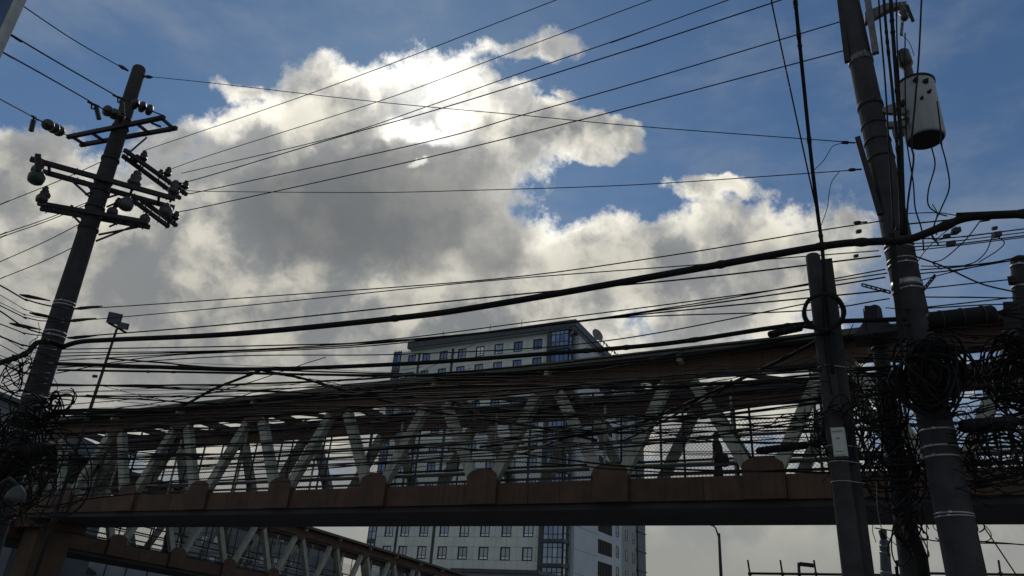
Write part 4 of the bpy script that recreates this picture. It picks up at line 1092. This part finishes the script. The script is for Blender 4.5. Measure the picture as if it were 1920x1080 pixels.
coil(1690, 790, 10.8, 34, 80, 14, .010, 'long drooping loops of cable between the slim and thick poles', .4, .2, .3)
coil(1700, 980, 11.1, 20, 40, 10, .010, 'short loops of cable low beside the thick pole', .4, .1, .3)
coil(1785, 985, 10.8, 36, 18, 5, .008, 'few thin loops hanging under the footbridge right of the thick pole', .4, .1, .3)
coil(108, 752, 15.2, 17, 30, 9, .014, 'upright coil of cable on the right face of the left pole', .3, .1, .3)
coil(36, 692, 14.8, 16, 26, 9, .010, 'bunch of thin loops hanging left of the left pole', .4, .1, .3)
coil(66, 770, 15.2, 34, 26, 14, .013, 'wide dark coil round the lower left pole', .4, .3, .3)
coil(40, 830, 14.9, 46, 50, 22, .014, 'big dark coil low on the left pole', .4, .3, .3)
coil(30, 905, 14.8, 40, 46, 18, .013, 'lowest dark coil at the left edge', .4, .3, .3)
coil(100, 880, 15.0, 46, 60, 10, .010, 'loose loops right of the lower left pole in front of the truss end', .4, .3, .3)

# the tangled bundle itself: many thin cables between the poles
BL = 'thin black telecom cable in the dense tangle strung between the poles'; BG = 'thin cables of the tangle between the poles'
for i in range(52):
    u = (i + rng.random()) / 52
    yc = 698 + 170 * u ** 1.05
    yl = max(650, min(938, yc + 22 + rng.gauss(0, 30))); yr = max(585, min(892, yc - 40 + rng.gauss(0, 46)))
    xl = 118 - (yl - 640) * .28; xr = rng.choice((1556, 1565, 1660, 1690)); xm = rng.uniform(800, 1000)
    xq = (xl + xm) / 2; yq = (yl + yc) / 2 + rng.gauss(5, 6); xs = (xm + xr) / 2; ys = (yc + yr) / 2 + rng.gauss(6, 7)
    r = rng.choice((.004, .005, .006, .006, .007, .008, .010, .014)) * (1.0 if i % 9 else 1.7)
    wire([(xl, yl), (xq, yq), (xm, yc), (xs, ys), (xr, yr)], 15.4 + rng.uniform(-.4, .4), (9.6 if xr < 1600 else 10.4) + rng.uniform(-.3, .3), r, BL, BG, rng.choice(('rubber', 'rubber', 'rubber2')), n=36, sides=4, jit=.004)
CL = 'thin slack cable crossing the others at a slant in the tangle'; CG = 'slanting cables in the tangle'
for i in range(30):
    xa = rng.uniform(120, 1250); xb = min(1640, xa + rng.uniform(250, 620)); ya = rng.uniform(725, 880) - xa * .03; yb = ya + rng.choice((-1, -1, 1)) * rng.uniform(15, 110)
    da = 15.2 - (xa - 100) / 1500 * 5.2; db = 15.2 - (xb - 100) / 1500 * 5.2
    wire([(xa, ya), ((xa + xb) / 2, (ya + yb) / 2 + rng.uniform(6, 26)), (xb, yb)], da, db, rng.choice((.005, .007, .009)), CL, CG, n=24, sides=4, jit=.004)
LL = 'thin cable fanning out from the left pole to the left edge'; LG = 'thin cables left of the left pole'
for i in range(26):
    y0 = 530 + i * 14 + rng.uniform(-8, 8); y1 = 575 + i * 12.5 + rng.uniform(-14, 14)
    x1 = 118 - (y1 - 640) * .28 - 8
    wire([(-60, y0 - 25 + rng.uniform(-10, 10)), (x1 * .4, (y0 + y1) / 2 + 8), (x1, y1)], 13.5, 15.7, rng.choice((.006, .008, .010, .014)), LL, LG, n=20, sides=4, jit=.003)
RL = 'thin black cable in the tangle right of the thick pole'; RG = 'thin cables of the right hand tangle'
for i in range(46):
    y0 = 590 + i * 7.2 + rng.uniform(-10, 10); y1 = y0 - 12 + rng.gauss(0, 20); x0 = 1735 + (y0 - 590) * .18
    wire([(rng.choice((1600, 1660, x0)), y0 + rng.uniform(-4, 14)), ((x0 + 1920) / 2, (y0 + y1) / 2 + rng.uniform(4, 26)), (1990, y1)], 10.1, 11.8, rng.choice((.006, .008, .010, .013)), RL, RG, n=22, sides=4, jit=.004)
HL = 'thin loose cable end curling out of the tangle by the poles'; HG = 'loose cable ends'
for i in range(44):
    zone = rng.choice(((60, 760, 60, 110, 15), (1600, 760, 60, 120, 10.2), (1690, 800, 60, 120, 10.6), (1850, 830, 60, 60, 10.8), (1560, 720, 40, 80, 9.7)))
    x, y = zone[0] + rng.uniform(-1, 1) * zone[2], zone[1] + rng.uniform(-1, 1) * zone[3]; pts = [(x, y, zone[4])]
    an = rng.uniform(0, 6)
    for k in range(5):
        an += rng.uniform(-1.1, 1.1); x += math.cos(an) * 20; y += math.sin(an) * 24 + 5; pts.append((x, y, zone[4] + rng.uniform(-.2, .2)))
    free(pts, rng.choice((.005, .006, .008)), HL, HG, n=20)
# small wires below the footbridge at the lower right
wire([(1640, 990), (1700, 1000), (1760, 1015), (1900, 1020), (1980, 1026)], 13, 14, .010, 'thin drooping wire below the footbridge crossing behind the thick pole')
wire([(1846, 990), (1870, 1025), (1910, 1085), (1930, 1115)], 13, 12.5, .010, 'thin wire slanting down to the bottom right corner')
free([(1733, 890, 10.0), (1737, 985, 10.0), (1742, 1100, 10.0)], .006, 'thin wire hanging straight down between the slim and thick poles')
free([(1643, 905, 10.2), (1646, 960, 10.2), (1658, 1000, 10.2), (1690, 1030, 10.3)], .005, 'pale thin wire hanging right of the stubby pole', mat='galv')
free([(40, 905, 14.5), (60, 942, 14.5), (100, 948, 14.6), (170, 935, 14.8), (260, 925, 15)], .012, 'slack cable sagging across the left end of the footbridge fascia')

for x, y, d, lab in ((160, 577, 15.4, 'dark wire grip right of the left pole on its upper telecom wire'), (148, 600, 15.4, 'dark wire grip right of the left pole on its second telecom wire'), (150, 632, 15.4, 'dark wire grip right of the left pole just above the thickest cable'),
                     (60, 557, 15.2, 'dark wire grip left of the left pole, highest one'), (78, 591, 15.3, 'dark wire grip left of the left pole, middle one'), (42, 611, 15.0, 'dark wire grip left of the left pole, lowest one')):
    c = at(x, y, d); u_ = unit(at(x + 10, y + (2 if x < 100 else -1), d) - c)
    o = MB().tube([c - u_ * .2, c - u_ * .08, c + u_ * .08, c + u_ * .3], [.012, .035, .03, .01], 7).build('dead_end_grip', M['dark_steel']); recentre(o, c); tag(o, lab, 'wire grip', 'wire grips on the left pole')

# ------------------------------------------------------------------ people on the footbridges
def skin_mesh(name, nodes, edges, mat, loc, rotz, root=0, sub=2):
    me = bpy.data.meshes.new(name); me.from_pydata([n[0] for n in nodes], edges, [])
    o = bpy.data.objects.new(name, me); S.collection.objects.link(o)
    md = o.modifiers.new('skin', 'SKIN'); md.use_smooth_shade = True
    for i, n in enumerate(nodes):
        sv = me.skin_vertices[0].data[i]; r = n[1] if isinstance(n[1], tuple) else (n[1], n[1]); sv.radius = r; sv.use_root = (i == root)
    s = o.modifiers.new('sub', 'SUBSURF'); s.levels = sub; s.render_levels = sub
    me.materials.append(mat); return o
def person(p, rz, label, h=1.66, shirt='cloth1', trousers='cloth2', stride=.16, capcol=None, arm=.1):
    k = h / 1.7
    J = lambda x, y, z: (x * k, y * k, z * k)      # faces +y
    N = [(J(0, 0, .95), (.165, .12)), (J(0, 0, 1.15), (.155, .115)), (J(0, 0, 1.34), (.18, .125)), (J(0, 0, 1.43), (.10, .08)), (J(0, .01, 1.49), .062), (J(0, .03, 1.56), (.085, .10)), (J(0, .03, 1.64), (.092, .108)), (J(0, .02, 1.71), (.06, .07)),
         (J(.19, 0, 1.38), .062), (J(.24, -.03 - arm * .3, 1.12), .047), (J(.24, .03 + arm, .90), .036), (J(.24, .06 + arm, .80), (.025, .045)),
         (J(-.19, 0, 1.38), .062), (J(-.24, -.03, 1.12), .047), (J(-.23, .10, .90), .036), (J(-.22, .14, .80), (.025, .045)),
         (J(.09, 0, .86), .10), (J(.095, stride * .6, .48), .068), (J(.095, stride, .08), .046), (J(.10, stride + .13, .035), (.05, .035)),
         (J(-.09, 0, .86), .10), (J(-.095, -stride * .2, .48), .068), (J(-.095, -stride, .09), .046), (J(-.10, -stride + .12, .035), (.05, .035)),
         (J(0, .135, 1.58), .02)]
    Ed = [(0, 1), (1, 2), (2, 3), (3, 4), (4, 5), (5, 6), (6, 7), (2, 8), (8, 9), (9, 10), (10, 11), (2, 12), (12, 13), (13, 14), (14, 15), (0, 16), (16, 17), (17, 18), (18, 19), (0, 20), (20, 21), (21, 22), (22, 23), (5, 24)]
    body = skin_mesh('person', N, Ed, M['skin'], None, 0); body.location = [float(v) for v in p]; body.rotation_euler = (0, 0, rz)
    tag(body, label, 'person')
    def cl(name, nd, ed, mat):
        o = skin_mesh(name, nd, ed, mat, None, 0); o.parent = body; return o
    R_ = lambda i, f, e=.012: (N[i][0], tuple(v * f + e for v in (N[i][1] if isinstance(N[i][1], tuple) else (N[i][1], N[i][1]))))
    mid = lambda i, j, t: tuple(N[i][0][q] + (N[j][0][q] - N[i][0][q]) * t for q in range(3))
    cl('shirt', [(J(0, 0, .84), (.20, .155)), (J(0, 0, .95), (.20, .155)), R_(1, 1.16), R_(2, 1.14), (J(0, 0, 1.455), (.11, .09)), R_(8, 1.25), R_(9, 1.3), (mid(9, 10, .3), (.06, .06)), R_(12, 1.25), R_(13, 1.3), (mid(13, 14, .3), (.06, .06))],
       [(0, 1), (1, 2), (2, 3), (3, 4), (3, 5), (5, 6), (6, 7), (3, 8), (8, 9), (9, 10)], M[shirt])
    cl('trousers', [(J(0, 0, 1.08), (.165, .125)), (J(0, 0, .90), (.18, .14)), R_(16, 1.15), R_(17, 1.2), R_(18, 1.35), R_(20, 1.15), R_(21, 1.2), R_(22, 1.35)], [(0, 1), (1, 2), (2, 3), (3, 4), (1, 5), (5, 6), (6, 7)], M[trousers])
    hn = [(J(0, -.02, 1.55), (.085, .075)), (J(0, -.005, 1.66), (.105, .112)), (J(0, .005, 1.74), (.075, .085))]
    hb_ = skin_mesh('hair' if not capcol else 'cap', hn, [(0, 1), (1, 2)], M[capcol or 'hair'], None, 0); hb_.parent = body
    return body
ZD = 5.05 + .55
def on_main(px, y):
    s_, _ = hit_n(px, 850, y); return L(s_, y, ZD)
az1 = math.atan2(e1[1], e1[0])
p = on_main(1346, 1.6); person(p, az1 - PI / 2 + PI, 'person in dark clothes with a shoulder bag walking on the long footbridge', 1.66, arm=.05)
bg_ = MB(); c = p + UZ * .86 + e1 * .17 + e2 * -.1
bg_.lathe(c - UZ * .2, UZ, [(0, .1), (.02, .14), (.15, .16), (.3, .13), (.36, .08), (.38, .02)], 12)
bg_.tube([c + UZ * .15, c + UZ * .42 - e1 * .12, p + UZ * 1.42], .018, 5)
o = bg_.build('shoulder_bag', M['cloth2']); recentre(o, c); tag(o, 'dark shoulder bag hanging at the hip of the person on the long footbridge', 'bag')
p = on_main(82, 1.3); person(p, az1 - PI / 2, 'person in a violet cap at the left end of the long footbridge', 1.62, shirt='cloth3', capcol='cap')
p = on_main(98, 1.7); person(p, az1 - PI / 2, 'person in dark clothes just right of the violet cap', 1.66)
for px, y, lab, sh, rz in ((641, 1.5, 'person standing on the sloping footbridge against the pale sky', 'cloth1', 1.2), (702, 1.9, 'person in dark clothes right of the other on the sloping footbridge', 'cloth1', 2.2), (304, 1.6, 'person in dark clothes near the upper end of the sloping footbridge', 'cloth2', .4)):
    q = on_plane(px, 1060, P2 + f2 * y, f2); x = (q - P2) @ f1
    person(B2(x, y, 3.9 + .55), rz, lab, 1.68, shirt=sh)
